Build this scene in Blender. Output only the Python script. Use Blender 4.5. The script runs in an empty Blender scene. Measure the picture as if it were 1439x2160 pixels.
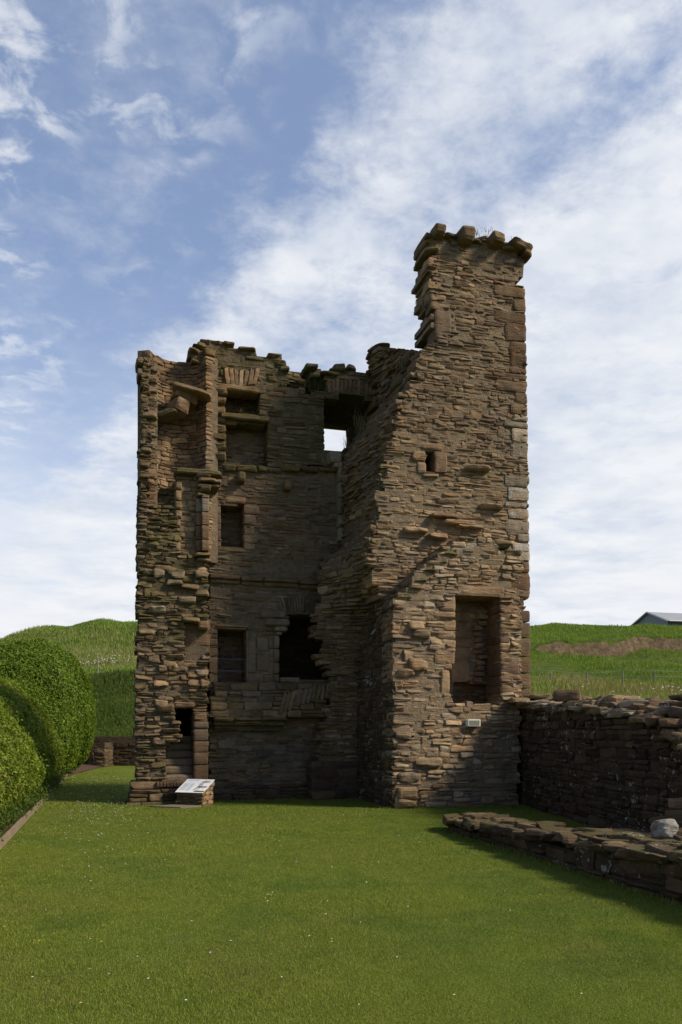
import bpy, math
import numpy as np
from mathutils import Vector

R = math.radians
scene = bpy.context.scene
COL = scene.collection
rng = np.random.default_rng(7)

# ------------------------------------------------------------------ camera
F = 1750.0 / 1439.0            # focal length in picture widths
EYE = 1.6
cam_d = bpy.data.cameras.new('camera')
cam = bpy.data.objects.new('camera', cam_d)
COL.objects.link(cam)
cam.location = (0, 0, EYE)
cam.rotation_euler = (R(90), 0, 0)
cam_d.sensor_width = 36.0
cam_d.sensor_fit = 'HORIZONTAL'
cam_d.lens = 36.0 * F
cam_d.shift_y = 460.0 / 1439.0
cam_d.clip_end = 5000
scene.camera = cam

# ------------------------------------------------------------------ light and sky
SUN_EL, SUN_AZ = R(39), math.atan2(0.961, -0.285)      # azimuth measured from +y towards +x
SUN_STRENGTH, SUN_ANGLE = 5.0, R(13)
SKY_STRENGTH = 0.15
scene.view_settings.view_transform = 'Standard'
scene.view_settings.look = 'None'
scene.view_settings.gamma = 1
scene.view_settings.exposure = 0.0

sd = bpy.data.lights.new('sun', 'SUN')
sd.energy = SUN_STRENGTH
sd.angle = SUN_ANGLE
sd.color = (1.0, 0.89, 0.71)
sun = bpy.data.objects.new('sun', sd)
COL.objects.link(sun)
tosun = Vector((math.sin(SUN_AZ) * math.cos(SUN_EL), math.cos(SUN_AZ) * math.cos(SUN_EL), math.sin(SUN_EL)))
sun.rotation_euler = tosun.to_track_quat('Z', 'Y').to_euler()


class NT:
    """small helper round a node tree"""
    def __init__(self, nt):
        self.nt = nt
        nt.nodes.clear()

    def n(self, typ, **kw):
        nd = self.nt.nodes.new(typ)
        for k, v in kw.items():
            setattr(nd, k, v)
        return nd

    def put(self, sock, v):
        if isinstance(v, bpy.types.NodeSocket):
            self.nt.links.new(v, sock)
        elif v is not None:
            if hasattr(sock.default_value, '__len__') and not hasattr(v, '__len__'):
                v = (v,) * len(sock.default_value)
            if hasattr(v, '__len__') and len(sock.default_value) == 4 and len(v) == 3:
                v = (*v, 1)
            sock.default_value = v

    def m(self, op, a, b=None, c=None, clamp=False):
        nd = self.n('ShaderNodeMath', operation=op, use_clamp=clamp)
        for s, v in zip(nd.inputs, (a, b, c)):
            self.put(s, v)
        return nd.outputs[0]

    def vm(self, op, a, b=None):
        nd = self.n('ShaderNodeVectorMath', operation=op)
        self.put(nd.inputs[0], a)
        if b is not None:
            self.put(nd.inputs[1], b)
        return nd.outputs[0]

    def mix(self, f, a, b, blend='MIX'):
        nd = self.n('ShaderNodeMix', data_type='RGBA', blend_type=blend)
        self.put(nd.inputs[0], f)
        self.put(nd.inputs[6], a)
        self.put(nd.inputs[7], b)
        return nd.outputs[2]

    def noise(self, vec, scale, detail=4, rough=0.55, dist=0.0):
        nd = self.n('ShaderNodeTexNoise')
        self.put(nd.inputs['Vector'], vec)
        nd.inputs['Scale'].default_value = scale
        nd.inputs['Detail'].default_value = detail
        nd.inputs['Roughness'].default_value = rough
        nd.inputs['Distortion'].default_value = dist
        return nd.outputs['Fac']

    def vor(self, vec, scale, feature='F1'):
        nd = self.n('ShaderNodeTexVoronoi', feature=feature)
        self.put(nd.inputs['Vector'], vec)
        nd.inputs['Scale'].default_value = scale
        return nd.outputs['Distance']

    def ramp(self, fac, stops, interp='LINEAR'):
        nd = self.n('ShaderNodeValToRGB')
        cr = nd.color_ramp
        cr.interpolation = interp
        while len(cr.elements) < len(stops):
            cr.elements.new(0.5)
        for e, (p, c) in zip(cr.elements, stops):
            e.position = p
            e.color = (*c, 1) if hasattr(c, '__len__') else (c, c, c, 1)
        self.put(nd.inputs[0], fac)
        return nd.outputs[0]

    def sstep(self, v, lo, hi):
        nd = self.n('ShaderNodeMapRange', interpolation_type='SMOOTHSTEP')
        self.put(nd.inputs[0], v)
        nd.inputs[1].default_value = lo
        nd.inputs[2].default_value = hi
        return nd.outputs[0]


world = bpy.data.worlds.new('World')
scene.world = world
world.use_nodes = True
t = NT(world.node_tree)
sky = t.n('ShaderNodeTexSky')
sky.sky_type = 'NISHITA'
sky.sun_disc = False
sky.sun_elevation = SUN_EL
sky.sun_rotation = SUN_AZ
sky.air_density = 1.0
sky.dust_density = 0.6
sky.ozone_density = 2.0
tc = t.n('ShaderNodeTexCoord')
sep = t.n('ShaderNodeSeparateXYZ')
t.put(sep.inputs[0], tc.outputs['Generated'])
X, Y, Z = sep.outputs
zz = t.m('ADD', t.m('MAXIMUM', Z, 0.0), 0.10)
cx = t.m('DIVIDE', X, zz)
cy = t.m('DIVIDE', Y, zz)
cmb = t.n('ShaderNodeCombineXYZ')
t.put(cmb.inputs[0], cx)
t.put(cmb.inputs[1], cy)
cp = cmb.outputs[0]                                   # a flat cloud layer overhead
wob = t.m('MULTIPLY', t.m('SUBTRACT', t.noise(cp, 1.6, 3), 0.5), 0.35)
q = t.m('ADD', t.m('ADD', t.m('MULTIPLY', cx, 0.83), t.m('MULTIPLY', cy, 0.556)), wob)
cover = t.ramp(t.m('DIVIDE', q, 2.0), [
    (0.0, 0.38), (0.12, 0.47), (0.215, 0.49), (0.265, 0.36), (0.31, 0.44), (0.375, 0.69),
    (0.42, 0.64), (0.46, 0.58), (0.55, 0.74), (0.85, 0.74)])
# soft sheets, stretched along the wind, plus finer puffs
mp = t.n('ShaderNodeMapping')
t.put(mp.inputs[0], cp)
mp.inputs['Rotation'].default_value = (0, 0, R(-56))
mp.inputs['Scale'].default_value = (0.8, 1.25, 1)
sheet = t.noise(mp.outputs[0], 2.2, 7, 0.58, 0.6)
puff = t.noise(cp, 9.0, 7, 0.6, 0.25)
fine = t.noise(cp, 26.0, 5, 0.65, 0.2)
dens = t.m('ADD', t.m('ADD', t.m('MULTIPLY', sheet, 0.36), t.m('MULTIPLY', puff, 0.42)), t.m('MULTIPLY', fine, 0.22))
cl = t.m('SUBTRACT', t.m('ADD', dens, cover), 1.0)
cmask = t.sstep(cl, -0.10, 0.26)
tuf = t.m('MULTIPLY', t.sstep(t.noise(cp, 13.0, 6, 0.58, 0.35), 0.43, 0.68), t.sstep(t.noise(cp, 3.4, 3, 0.5), 0.36, 0.56))
tuf = t.m('MULTIPLY', tuf, t.sstep(q, 0.62, 0.40))
cmask = t.m('MAXIMUM', t.m('MULTIPLY', cmask, t.m('MULTIPLY_ADD', t.sstep(q, 0.36, 0.66), 0.45, 0.55)), t.m('MULTIPLY', tuf, 0.8))
behind = t.sstep(Y, -0.35, 0.2)
cmask = t.m('MULTIPLY', cmask, t.m('MULTIPLY_ADD', behind, 0.75, 0.25))
cloud_tone = t.ramp(t.noise(cp, 3.1, 5, 0.6), [(0.3, (0.60, 0.67, 0.79)), (0.60, (0.90, 0.92, 0.95))])
skycol = t.vm('MULTIPLY', sky.outputs[0], (SKY_STRENGTH,) * 3)
skycol = t.vm('MULTIPLY', skycol, (0.88, 0.91, 1.04))
skycol = t.mix(t.m('MULTIPLY', behind, 0.26), t.vm('MULTIPLY', skycol, t.mix(behind, (0.75, 0.75, 0.75), (1, 1, 1))), (0.55, 0.66, 0.84))
hz = t.sstep(Z, 0.52, 0.04)
hz = t.m('MULTIPLY', t.m('POWER', hz, 1.15), t.m('MULTIPLY_ADD', behind, 0.7, 0.3))
col = t.mix(t.m('MULTIPLY', hz, 0.85), skycol, (0.74, 0.81, 0.91))
col = t.mix(t.m('MULTIPLY', cmask, 0.92), col, cloud_tone)
low = t.noise(cp, 0.9, 6, 0.6)
col = t.mix(t.m('MULTIPLY', hz, t.m('MULTIPLY', t.sstep(low, 0.38, 0.62), 0.9)), col, (0.90, 0.91, 0.94))
bg = t.n('ShaderNodeBackground')
t.put(bg.inputs[0], col)
bg.inputs[1].default_value = 1.0
out = t.n('ShaderNodeOutputWorld')
t.nt.links.new(bg.outputs[0], out.inputs[0])


# ------------------------------------------------------------------ small maths
def hash3(ix, iy, iz):
    h = (ix * 374761393 + iy * 668265263 + iz * 2147483647 + 1013904223) & 0xFFFFFFFF
    h = ((h ^ (h >> 13)) * 1274126177) & 0xFFFFFFFF
    h = ((h ^ (h >> 16)) * 2246822519) & 0xFFFFFFFF
    return ((h ^ (h >> 15)) & 0xFFFFFF) / float(0xFFFFFF)


def vnoise(p):
    p = np.asarray(p, dtype=np.float64)
    i = np.floor(p).astype(np.int64)
    f = p - i
    f = f * f * (3 - 2 * f)
    res = 0
    for dx in (0, 1):
        wx = f[:, 0] if dx else 1 - f[:, 0]
        for dy in (0, 1):
            wy = f[:, 1] if dy else 1 - f[:, 1]
            for dz in (0, 1):
                wz = f[:, 2] if dz else 1 - f[:, 2]
                res = res + wx * wy * wz * hash3(i[:, 0] + dx, i[:, 1] + dy, i[:, 2] + dz)
    return res * 2 - 1


def fbm(p, oct=3):
    p = np.asarray(p, dtype=np.float64)
    s, a = 0, 1.0
    for k in range(oct):
        s = s + a * vnoise(p * (2 ** k) + 17.3 * k)
        a *= 0.5
    return s


# castle frame: origin at the near corner of the doorway wall, u to the right, w away
ANG = R(15.5)
C0 = np.array([1.07, 16.97])
UX = np.array([math.cos(ANG), math.sin(ANG)])
WX = np.array([-math.sin(ANG), math.cos(ANG)])
FP = 1750.0


def ray(px, py):
    return (px - 719.5) / FP, (1540.0 - py) / FP


def PW(px, py, w):
    """point (u, z) where the sight line of a traced outline meets the wall plane at depth w"""
    a, e = ray(px, py)
    den = a * WX[0] + WX[1]
    tt = (w + C0 @ WX) / den
    xy = np.array([a * tt, tt])
    return float((xy - C0) @ UX), EYE + e * tt


def PU(px, py, u):
    a, e = ray(px, py)
    den = a * UX[0] + UX[1]
    tt = (u + C0 @ UX) / den
    xy = np.array([a * tt, tt])
    return float((xy - C0) @ WX), EYE + e * tt


def UW(u, w):
    return C0 + UX * u + WX * w


def at(px, py, d):
    a, e = ray(px, py)
    return np.array([a * d, d, EYE + e * d])


# ------------------------------------------------------------------ materials
def new_mat(name):
    m = bpy.data.materials.new(name)
    m.use_nodes = True
    return m, NT(m.node_tree)


def finish(t, base, rough=0.9, bump=None, bstr=0.3, bdist=0.02, spec=0.2):
    p = t.n('ShaderNodeBsdfPrincipled')
    t.put(p.inputs['Base Color'], base)
    t.put(p.inputs['Roughness'], rough)
    p.inputs['Specular IOR Level'].default_value = spec
    if bump is not None:
        b = t.n('ShaderNodeBump')
        b.inputs['Strength'].default_value = bstr
        b.inputs['Distance'].default_value = bdist
        t.put(b.inputs['Height'], bump)
        t.put(p.inputs['Normal'], b.outputs[0])
    o = t.n('ShaderNodeOutputMaterial')
    t.nt.links.new(p.outputs[0], o.inputs[0])
    return p


def stone_material():
    m, t = new_mat('sandstone')
    at_ = t.n('ShaderNodeAttribute', attribute_name='tint')
    s = t.n('ShaderNodeSeparateColor')
    t.put(s.inputs[0], at_.outputs['Color'])
    hue, val, moss = s.outputs
    lich = at_.outputs['Alpha']
    geo = t.n('ShaderNodeNewGeometry')
    pos = geo.outputs['Position']
    nz = t.n('ShaderNodeSeparateXYZ')
    t.put(nz.inputs[0], geo.outputs['True Normal'])
    up = nz.outputs[2]
    base = t.ramp(hue, [(0.0, (0.185, 0.122, 0.080)), (0.2, (0.24, 0.160, 0.092)), (0.42, (0.32, 0.215, 0.120)),
                        (0.6, (0.26, 0.190, 0.122)), (0.78, (0.34, 0.235, 0.130)), (0.9, (0.25, 0.205, 0.150)), (1.0, (0.36, 0.285, 0.185))])
    n1 = t.noise(pos, 3.5, 6, 0.65)
    n2 = t.noise(pos, 22, 5, 0.7)
    big = t.noise(pos, 0.8, 4, 0.6)
    base = t.mix(t.sstep(n1, 0.35, 0.75), base, t.vm('MULTIPLY', base, (0.60, 0.58, 0.58)))
    base = t.mix(t.sstep(n2, 0.45, 0.8), base, t.vm('MULTIPLY', base, (1.35, 1.32, 1.26)))
    # grey weathering skin in large patches
    base = t.mix(t.m('MULTIPLY', t.sstep(big, 0.48, 0.68), 0.5), base, (0.125, 0.105, 0.085))
    # broad weather staining: rusty beds and sooty runs
    rust = t.noise(pos, 0.55, 5, 0.62)
    base = t.mix(t.m('MULTIPLY', t.sstep(rust, 0.50, 0.66), 0.55), base, t.vm('MULTIPLY', base, (1.05, 0.80, 0.66)))
    mps = t.n('ShaderNodeMapping')
    t.put(mps.inputs[0], t.vm('ADD', pos, (31.0, 7.0, 3.0)))
    mps.inputs['Scale'].default_value = (1.3, 1.3, 0.5)
    soot = t.noise(mps.outputs[0], 1.0, 6, 0.65)
    base = t.mix(t.m('MULTIPLY', t.sstep(soot, 0.50, 0.70), 0.55), base, t.vm('MULTIPLY', base, (0.48, 0.47, 0.48)))
    mult = t.m('MULTIPLY', val, 1.08)
    cmbv = t.n('ShaderNodeCombineXYZ')
    for k in range(3):
        t.put(cmbv.inputs[k], mult)
    base = t.vm('MULTIPLY', base, cmbv.outputs[0])
    # moss on ledges and damp walls
    mn = t.noise(pos, 5.0, 6, 0.7)
    mf = t.m('ADD', t.m('MULTIPLY', t.sstep(up, 0.1, 0.8), 0.35), moss)
    mf = t.sstep(t.m('MULTIPLY', t.m('ADD', mn, 0.15), mf), 0.22, 0.55)
    mcol = t.ramp(t.noise(pos, 14, 3), [(0.3, (0.045, 0.042, 0.014)), (0.6, (0.085, 0.078, 0.024)), (0.78, (0.15, 0.115, 0.022))])
    base = t.mix(t.m('MULTIPLY', mf, 0.72), base, mcol)
    # lichen: round pale spots and crusts
    wv = t.n('ShaderNodeMix', data_type='VECTOR')
    wv.inputs[0].default_value = 0.06
    t.put(wv.inputs[4], pos)
    nn = t.n('ShaderNodeTexNoise')
    t.put(nn.inputs['Vector'], pos)
    nn.inputs['Scale'].default_value = 9
    t.put(wv.inputs[5], nn.outputs['Color'])
    v1 = t.vor(wv.outputs[1], 9.0)
    v2 = t.vor(wv.outputs[1], 22.0)
    patch = t.noise(pos, 1.7, 5, 0.7)
    thr = t.m('MULTIPLY', t.m('MULTIPLY', lich, t.sstep(patch, 0.42, 0.7)), 0.62)
    l1 = t.m('LESS_THAN', v1, thr)
    l2 = t.m('LESS_THAN', v2, t.m('MULTIPLY', thr, 0.8))
    lf = t.m('MAXIMUM', l1, l2)
    crust = t.sstep(t.noise(pos, 11, 8, 0.75), 0.62, 0.70)
    lf = t.m('MAXIMUM', lf, t.m('MULTIPLY', crust, t.m('MULTIPLY', lich, 1.1), clamp=True))
    lcol = t.ramp(n2, [(0.3, (0.20, 0.19, 0.165)), (0.7, (0.42, 0.41, 0.37))])
    base = t.mix(t.m('MULTIPLY', lf, 0.75, clamp=True), base, lcol)
    # bedding planes of the sandstone
    mp = t.n('ShaderNodeMapping')
    t.put(mp.inputs[0], pos)
    mp.inputs['Scale'].default_value = (2.2, 2.2, 22)
    bed = t.noise(mp.outputs[0], 2.2, 4, 0.6, 0.4)
    h = t.m('ADD', t.m('MULTIPLY', bed, 0.75), t.m('ADD', t.m('MULTIPLY', n2, 0.4), t.m('MULTIPLY', t.noise(pos, 60, 3), 0.25)))
    finish(t, base, 0.92, h, 0.85, 0.035, 0.15)
    return m


def mortar_material():
    m, t = new_mat('lime_mortar')
    at_ = t.n('ShaderNodeAttribute', attribute_name='tint')
    s = t.n('ShaderNodeSeparateColor')
    t.put(s.inputs[0], at_.outputs['Color'])
    geo = t.n('ShaderNodeNewGeometry')
    pos = geo.outputs['Position']
    n = t.noise(pos, 9, 7, 0.7)
    base = t.ramp(n, [(0.3, (0.14, 0.108, 0.074)), (0.6, (0.235, 0.178, 0.115)), (0.8, (0.32, 0.25, 0.17))])
    cmbv = t.n('ShaderNodeCombineXYZ')
    for k in range(3):
        t.put(cmbv.inputs[k], s.outputs[1])
    base = t.vm('MULTIPLY', base, cmbv.outputs[0])
    mf = t.sstep(t.m('MULTIPLY', t.noise(pos, 4, 5), s.outputs[2]), 0.15, 0.45)
    base = t.mix(t.m('MULTIPLY', mf, 0.7), base, (0.055, 0.050, 0.018))
    finish(t, base, 0.95, t.m('ADD', n, t.noise(pos, 40, 4)), 0.9, 0.04, 0.1)
    return m


def plain(name, col, rough=0.8, var=0.25, scale=8, bstr=0.3, spec=0.3, metallic=0.0, bdist=0.01):
    m, t = new_mat(name)
    geo = t.n('ShaderNodeNewGeometry')
    n = t.noise(geo.outputs['Position'], scale, 6, 0.65)
    c = np.array(col)
    base = t.ramp(n, [(0.3, tuple(c * (1 - var))), (0.7, tuple(c * (1 + var)))])
    p = finish(t, base, rough, n, bstr, bdist, spec)
    p.inputs['Metallic'].default_value = metallic
    return m


def leaf_material(name, trans=0.35, rough=0.6):
    m, t = new_mat(name)
    a = t.n('ShaderNodeAttribute', attribute_name='tint')
    d = t.n('ShaderNodeBsdfPrincipled')
    t.put(d.inputs['Base Color'], a.outputs['Color'])
    d.inputs['Roughness'].default_value = rough
    d.inputs['Specular IOR Level'].default_value = 0.2
    tr = t.n('ShaderNodeBsdfTranslucent')
    t.put(tr.inputs[0], t.vm('MULTIPLY', a.outputs['Color'], (1.1, 1.15, 0.6)))
    mx = t.n('ShaderNodeMixShader')
    mx.inputs[0].default_value = trans
    t.nt.links.new(d.outputs[0], mx.inputs[1])
    t.nt.links.new(tr.outputs[0], mx.inputs[2])
    o = t.n('ShaderNodeOutputMaterial')
    t.nt.links.new(mx.outputs[0], o.inputs[0])
    return m


STONE = stone_material()
MORTAR = mortar_material()
DARK = plain('shade_black', (0.010, 0.009, 0.008), 0.95)  # flat black, painted where openings are only in deep shade
SOIL = plain('garden_soil', (0.085, 0.052, 0.034), 0.95, 0.45, 16, 0.9, 0.1, 0, 0.05)
BOARD = plain('weathered_board', (0.20, 0.155, 0.10), 0.85, 0.25, 5, 0.3)
WOOD = plain('grey_post_wood', (0.22, 0.19, 0.15), 0.85, 0.3, 10, 0.3)
WIRE = plain('galvanised_wire', (0.30, 0.31, 0.31), 0.5, 0.15, 20, 0.1, 0.4, 0.6)
IRON = plain('dull_iron', (0.16, 0.17, 0.20), 0.6, 0.3, 30, 0.2, 0.4, 0.3)
PANELW = plain('panel_white', (0.74, 0.76, 0.80), 0.45, 0.02, 3, 0.02)
INK = plain('panel_ink', (0.16, 0.16, 0.18), 0.6, 0.1, 3, 0.02)
INKPALE = plain('panel_ink_pale', (0.48, 0.49, 0.52), 0.6, 0.05, 3, 0.02)
TAN = plain('panel_tan', (0.46, 0.38, 0.27), 0.6, 0.2, 60, 0.02)
BLUEP = plain('panel_blue', (0.42, 0.52, 0.66), 0.6, 0.2, 60, 0.02)
PALEB = plain('panel_pale_blue', (0.60, 0.68, 0.72), 0.6, 0.05, 60, 0.02)
PAVE = plain('paving_stone', (0.165, 0.130, 0.095), 0.9, 0.2, 14, 0.4)
PLQ_FRAME = plain('plaque_frame', (0.75, 0.74, 0.66), 0.5, 0.08, 30, 0.05)
PLQ_FACE = plain('plaque_face', (0.15, 0.15, 0.10), 0.6, 0.1, 40, 0.05)
PLQ_TEXT = plain('plaque_lettering', (0.34, 0.34, 0.29), 0.6, 0.1, 40, 0.05)
ROOFM = plain('barn_roof_sheet', (0.26, 0.27, 0.29), 0.5, 0.10, 0.6, 0.1, 0.4)
CLAD = plain('barn_cladding', (0.20, 0.22, 0.23), 0.6, 0.06, 0.5, 0.1)
CLADD = plain('barn_dark_cladding', (0.055, 0.062, 0.058), 0.6, 0.06, 0.5, 0.1)
TRIM = plain('barn_trim', (0.50, 0.52, 0.54), 0.5, 0.03, 1, 0.05)
LEAF = leaf_material('leaf')
BLADE = leaf_material('grass_blade', 0.3, 0.7)


# ------------------------------------------------------------------ object helpers
def tag(o, label=None, cat=None, group=None, kind=None):
    for k, v in (('label', label), ('category', cat), ('group', group), ('kind', kind)):
        if v:
            o[k] = v
    return o


def thing(name, loc, label, cat, group=None):
    o = bpy.data.objects.new(name, None)
    COL.objects.link(o)
    o.location = loc
    o.empty_display_size = 0.3
    return tag(o, label, cat, group)


def np_mesh(name, verts, faces_list, mats, mat_idx=None, tint=None, smooth=False):
    """faces_list: list of (n, k) index arrays"""
    me = bpy.data.meshes.new(name)
    verts = np.asarray(verts, dtype=np.float32)
    nv = len(verts)
    loops = np.concatenate([f.reshape(-1) for f in faces_list]).astype(np.int32)
    sizes = np.concatenate([np.full(len(f), f.shape[1], dtype=np.int32) for f in faces_list])
    starts = np.concatenate([[0], np.cumsum(sizes)[:-1]]).astype(np.int32)
    me.vertices.add(nv)
    me.vertices.foreach_set('co', verts.reshape(-1))
    me.loops.add(len(loops))
    me.loops.foreach_set('vertex_index', loops)
    me.polygons.add(len(sizes))
    me.polygons.foreach_set('loop_start', starts)
    me.polygons.foreach_set('loop_total', sizes)
    for m in mats:
        me.materials.append(m)
    if mat_idx is not None:
        me.polygons.foreach_set('material_index', np.asarray(mat_idx, dtype=np.int32))
    me.update(calc_edges=True)
    me.polygons.foreach_set('use_smooth', np.full(len(sizes), smooth, dtype=bool))
    if tint is not None:
        a = me.color_attributes.new('tint', 'FLOAT_COLOR', 'POINT')
        a.data.foreach_set('color', np.asarray(tint, dtype=np.float32).reshape(-1))
    me.validate()
    return me


def link(name, me, parent=None):
    o = bpy.data.objects.new(name, me)
    COL.objects.link(o)
    if parent is not None:
        o.parent = parent
        pl = Vector((0, 0, 0))
        q_ = parent
        while q_ is not None:
            pl += q_.location
            q_ = q_.parent
        o.location = -pl
    return o


class MB:
    """plain polygons collected into one mesh"""
    def __init__(self):
        self.v, self.f = [], []

    def poly(self, pts):
        b = len(self.v)
        self.v += [tuple(map(float, p)) for p in pts]
        self.f.append(tuple(range(b, b + len(pts))))

    def prism(self, base, top):
        b = len(self.v)
        n = len(base)
        self.v += [tuple(map(float, p)) for p in base] + [tuple(map(float, p)) for p in top]
        self.f.append(tuple(range(b + n - 1, b - 1, -1)))
        self.f.append(tuple(range(b + n, b + 2 * n)))
        for i in range(n):
            j = (i + 1) % n
            self.f.append((b + i, b + j, b + n + j, b + n + i))

    def box(self, c, ax, ay, az):
        c, ax, ay, az = map(np.asarray, (c, ax, ay, az))
        q = [c - ax - ay, c + ax - ay, c + ax + ay, c - ax + ay]
        self.prism([p - az for p in q], [p + az for p in q])

    def tube(self, pts, r, n=6):
        for a, b in zip(pts[:-1], pts[1:]):
            a, b = np.asarray(a, float), np.asarray(b, float)
            d = (b - a) / (np.linalg.norm(b - a) + 1e-9)
            s = np.cross(d, [0, 0, 1.0])
            if np.linalg.norm(s) < 1e-3:
                s = np.array([1.0, 0, 0])
            s /= np.linalg.norm(s)
            u = np.cross(s, d)
            ring = [s * r * math.cos(k * 2 * math.pi / n) + u * r * math.sin(k * 2 * math.pi / n) for k in range(n)]
            self.prism([a + q for q in ring], [b + q for q in ring])

    def build(self, name, mat, parent=None, bevel=0, smooth=False):
        me = bpy.data.meshes.new(name)
        me.from_pydata(self.v, [], self.f)
        me.materials.append(mat)
        import bmesh
        bm = bmesh.new()
        bm.from_mesh(me)
        bmesh.ops.recalc_face_normals(bm, faces=bm.faces)
        bm.to_mesh(me)
        bm.free()
        o = link(name, me, parent)
        if bevel:
            md = o.modifiers.new('bevel', 'BEVEL')
            md.width = bevel
            md.segments = 2
            md.limit_method = 'ANGLE'
        return o


# ------------------------------------------------------------------ stones
def cube_template(nx, ny, nz):
    idx, pts = {}, []

    def vid(i, j, k):
        if (i, j, k) not in idx:
            idx[(i, j, k)] = len(pts)
            pts.append((2 * i / nx - 1, 2 * j / ny - 1, 2 * k / nz - 1))
        return idx[(i, j, k)]
    f = []
    for i in range(nx):
        for k in range(nz):
            f.append((vid(i, ny, k), vid(i, ny, k + 1), vid(i + 1, ny, k + 1), vid(i + 1, ny, k)))   # +y = outward
            f.append((vid(i, 0, k), vid(i + 1, 0, k), vid(i + 1, 0, k + 1), vid(i, 0, k + 1)))
    for j in range(ny):
        for k in range(nz):
            f.append((vid(0, j, k), vid(0, j, k + 1), vid(0, j + 1, k + 1), vid(0, j + 1, k)))
            f.append((vid(nx, j, k), vid(nx, j + 1, k), vid(nx, j + 1, k + 1), vid(nx, j, k + 1)))
    for i in range(nx):
        for j in range(ny):
            f.append((vid(i, j, 0), vid(i, j + 1, 0), vid(i + 1, j + 1, 0), vid(i + 1, j, 0)))
            f.append((vid(i, j, nz), vid(i + 1, j, nz), vid(i + 1, j + 1, nz), vid(i, j + 1, nz)))
    return np.array(pts), np.array(f)


TPL = cube_template(8, 3, 4)


class Stones:
    """many rough stones and the mortar core behind them, one mesh"""
    def __init__(self):
        self.s = []          # c(3), X(3), N(3), half(3), k, rough, warp, tint(4)
        self.core = MB()
        self.core_tint = []

    def add(self, c, X, N, half, tint, k=7.0, rough=1.0, warp=0.22, Zt=None):
        X = np.asarray(X, float)
        N = np.asarray(N, float)
        self.s.append((np.asarray(c, float), X, N, np.asarray(half, float), k, rough, warp, tint, Zt))

    def corebox(self, pts_front, pts_back, z0, z1, tint):
        nb = len(self.core.v)
        base = [(*p, z0) for p in pts_front] + [(*p, z0) for p in pts_back[::-1]]
        top = [(*p, z1) for p in pts_front] + [(*p, z1) for p in pts_back[::-1]]
        self.core.prism(base, top)
        self.core_tint += [tint] * (len(self.core.v) - nb)

    def build(self, name, parent=None, tpl=None):
        P, Fc = tpl or TPL
        n, m = len(self.s), len(P)
        vs, fs, tints, mi = [], [], [], []
        off = 0
        if n:
            c = np.array([s[0] for s in self.s])
            X = np.array([s[1] for s in self.s])
            N = np.array([s[2] for s in self.s])
            Zt = np.array([np.cross(s[1], s[2]) if s[8] is None else s[8] for s in self.s])
            # right-handed: X along, N outward, Z = up
            Zt = np.where((Zt[:, 2:3] < 0), -Zt, Zt)
            h = np.array([s[3] for s in self.s])
            k = np.array([s[4] for s in self.s])[:, None]
            ro = np.array([s[5] for s in self.s])[:, None]
            wa = np.array([s[6] for s in self.s])[:, None]
            tn = np.array([s[7] for s in self.s])
            p = np.broadcast_to(P[None], (n, m, 3)).copy()
            ap = np.abs(p) + 1e-9
            norm = ((ap ** k[:, :, None]).sum(-1)) ** (1 / k)
            p /= norm[:, :, None]
            w1, w2, w3, w4, w5 = [rng.uniform(-1, 1, (n, 1)) * wa for _ in range(5)]
            x, y, z = p[:, :, 0].copy(), p[:, :, 1].copy(), p[:, :, 2].copy()
            front = (y + 1) * 0.5
            zz_ = z * (1 + w1 * x) + 0.35 * w2 * x
            xx_ = x * (1 + 0.6 * w3 * z)
            yy_ = y + front * (w4 * 0.7 * x + w5 * 0.7 * z)
            loc = np.stack([xx_, yy_, zz_], -1) * h[:, None, :]
            W = c[:, None, :] + loc[:, :, 0:1] * X[:, None] + loc[:, :, 1:2] * N[:, None] + loc[:, :, 2:3] * Zt[:, None]
            W = W.reshape(-1, 3)
            sid = np.repeat(np.arange(n), m)[:, None] * 3.71
            amp = np.minimum(0.016, 0.32 * h[:, 2:3] ** 1.0) * ro
            amp = np.repeat(amp, m, 0).reshape(-1, 1)
            q1 = (W * 7 + sid) % 4096
            q2 = (W * np.array([9, 9, 34]) + sid + 31) % 4096
            d = np.stack([vnoise(q1), vnoise(q1 + 50), vnoise(q1 + 90)], -1) * 0.9 + np.stack([vnoise(q2), vnoise(q2 + 50), 0.4 * vnoise(q2 + 90)], -1) * 0.55
            W = W + d * amp
            vs.append(W)
            fs.append((Fc[None] + (np.arange(n) * m)[:, None, None]).reshape(-1, 4))
            tints.append(np.repeat(tn, m, 0).reshape(-1, 4))
            mi.append(np.zeros(n * len(Fc), int))
            off = n * m
        faces = list(fs)
        if self.core.v:
            vs.append(np.array(self.core.v))
            tints.append(np.array(self.core_tint))
            by = {}
            for f in self.core.f:
                by.setdefault(len(f), []).append(f)
            for kf, lst in by.items():
                a = np.array(lst) + off
                faces.append(a)
                mi.append(np.ones(len(a), int))
        me = np_mesh(name, np.concatenate(vs), faces, [STONE, MORTAR], np.concatenate(mi), np.concatenate(tints))
        return link(name, me, parent)


# style of a wall: course height, stone length, protrusion, raggedness, tint ranges
def style(**kw):
    d = dict(ch=(0.045, 0.115), ln=(0.14, 0.52), prot=(0.0, 0.07), rag=0.05, hue=(0, 1), val=(0.75, 1.15), moss=0.12, lich=0.12,
             recess=-0.010, joint=0.016, thick=0.9, depth=0.26, k=(6.5, 13), rough=1.0, warp=0.24, big=0.08, wave=0.03, mval=1.0, gap=0.0, mossfn=None, valfn=None)
    d.update(kw)
    return d


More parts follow.
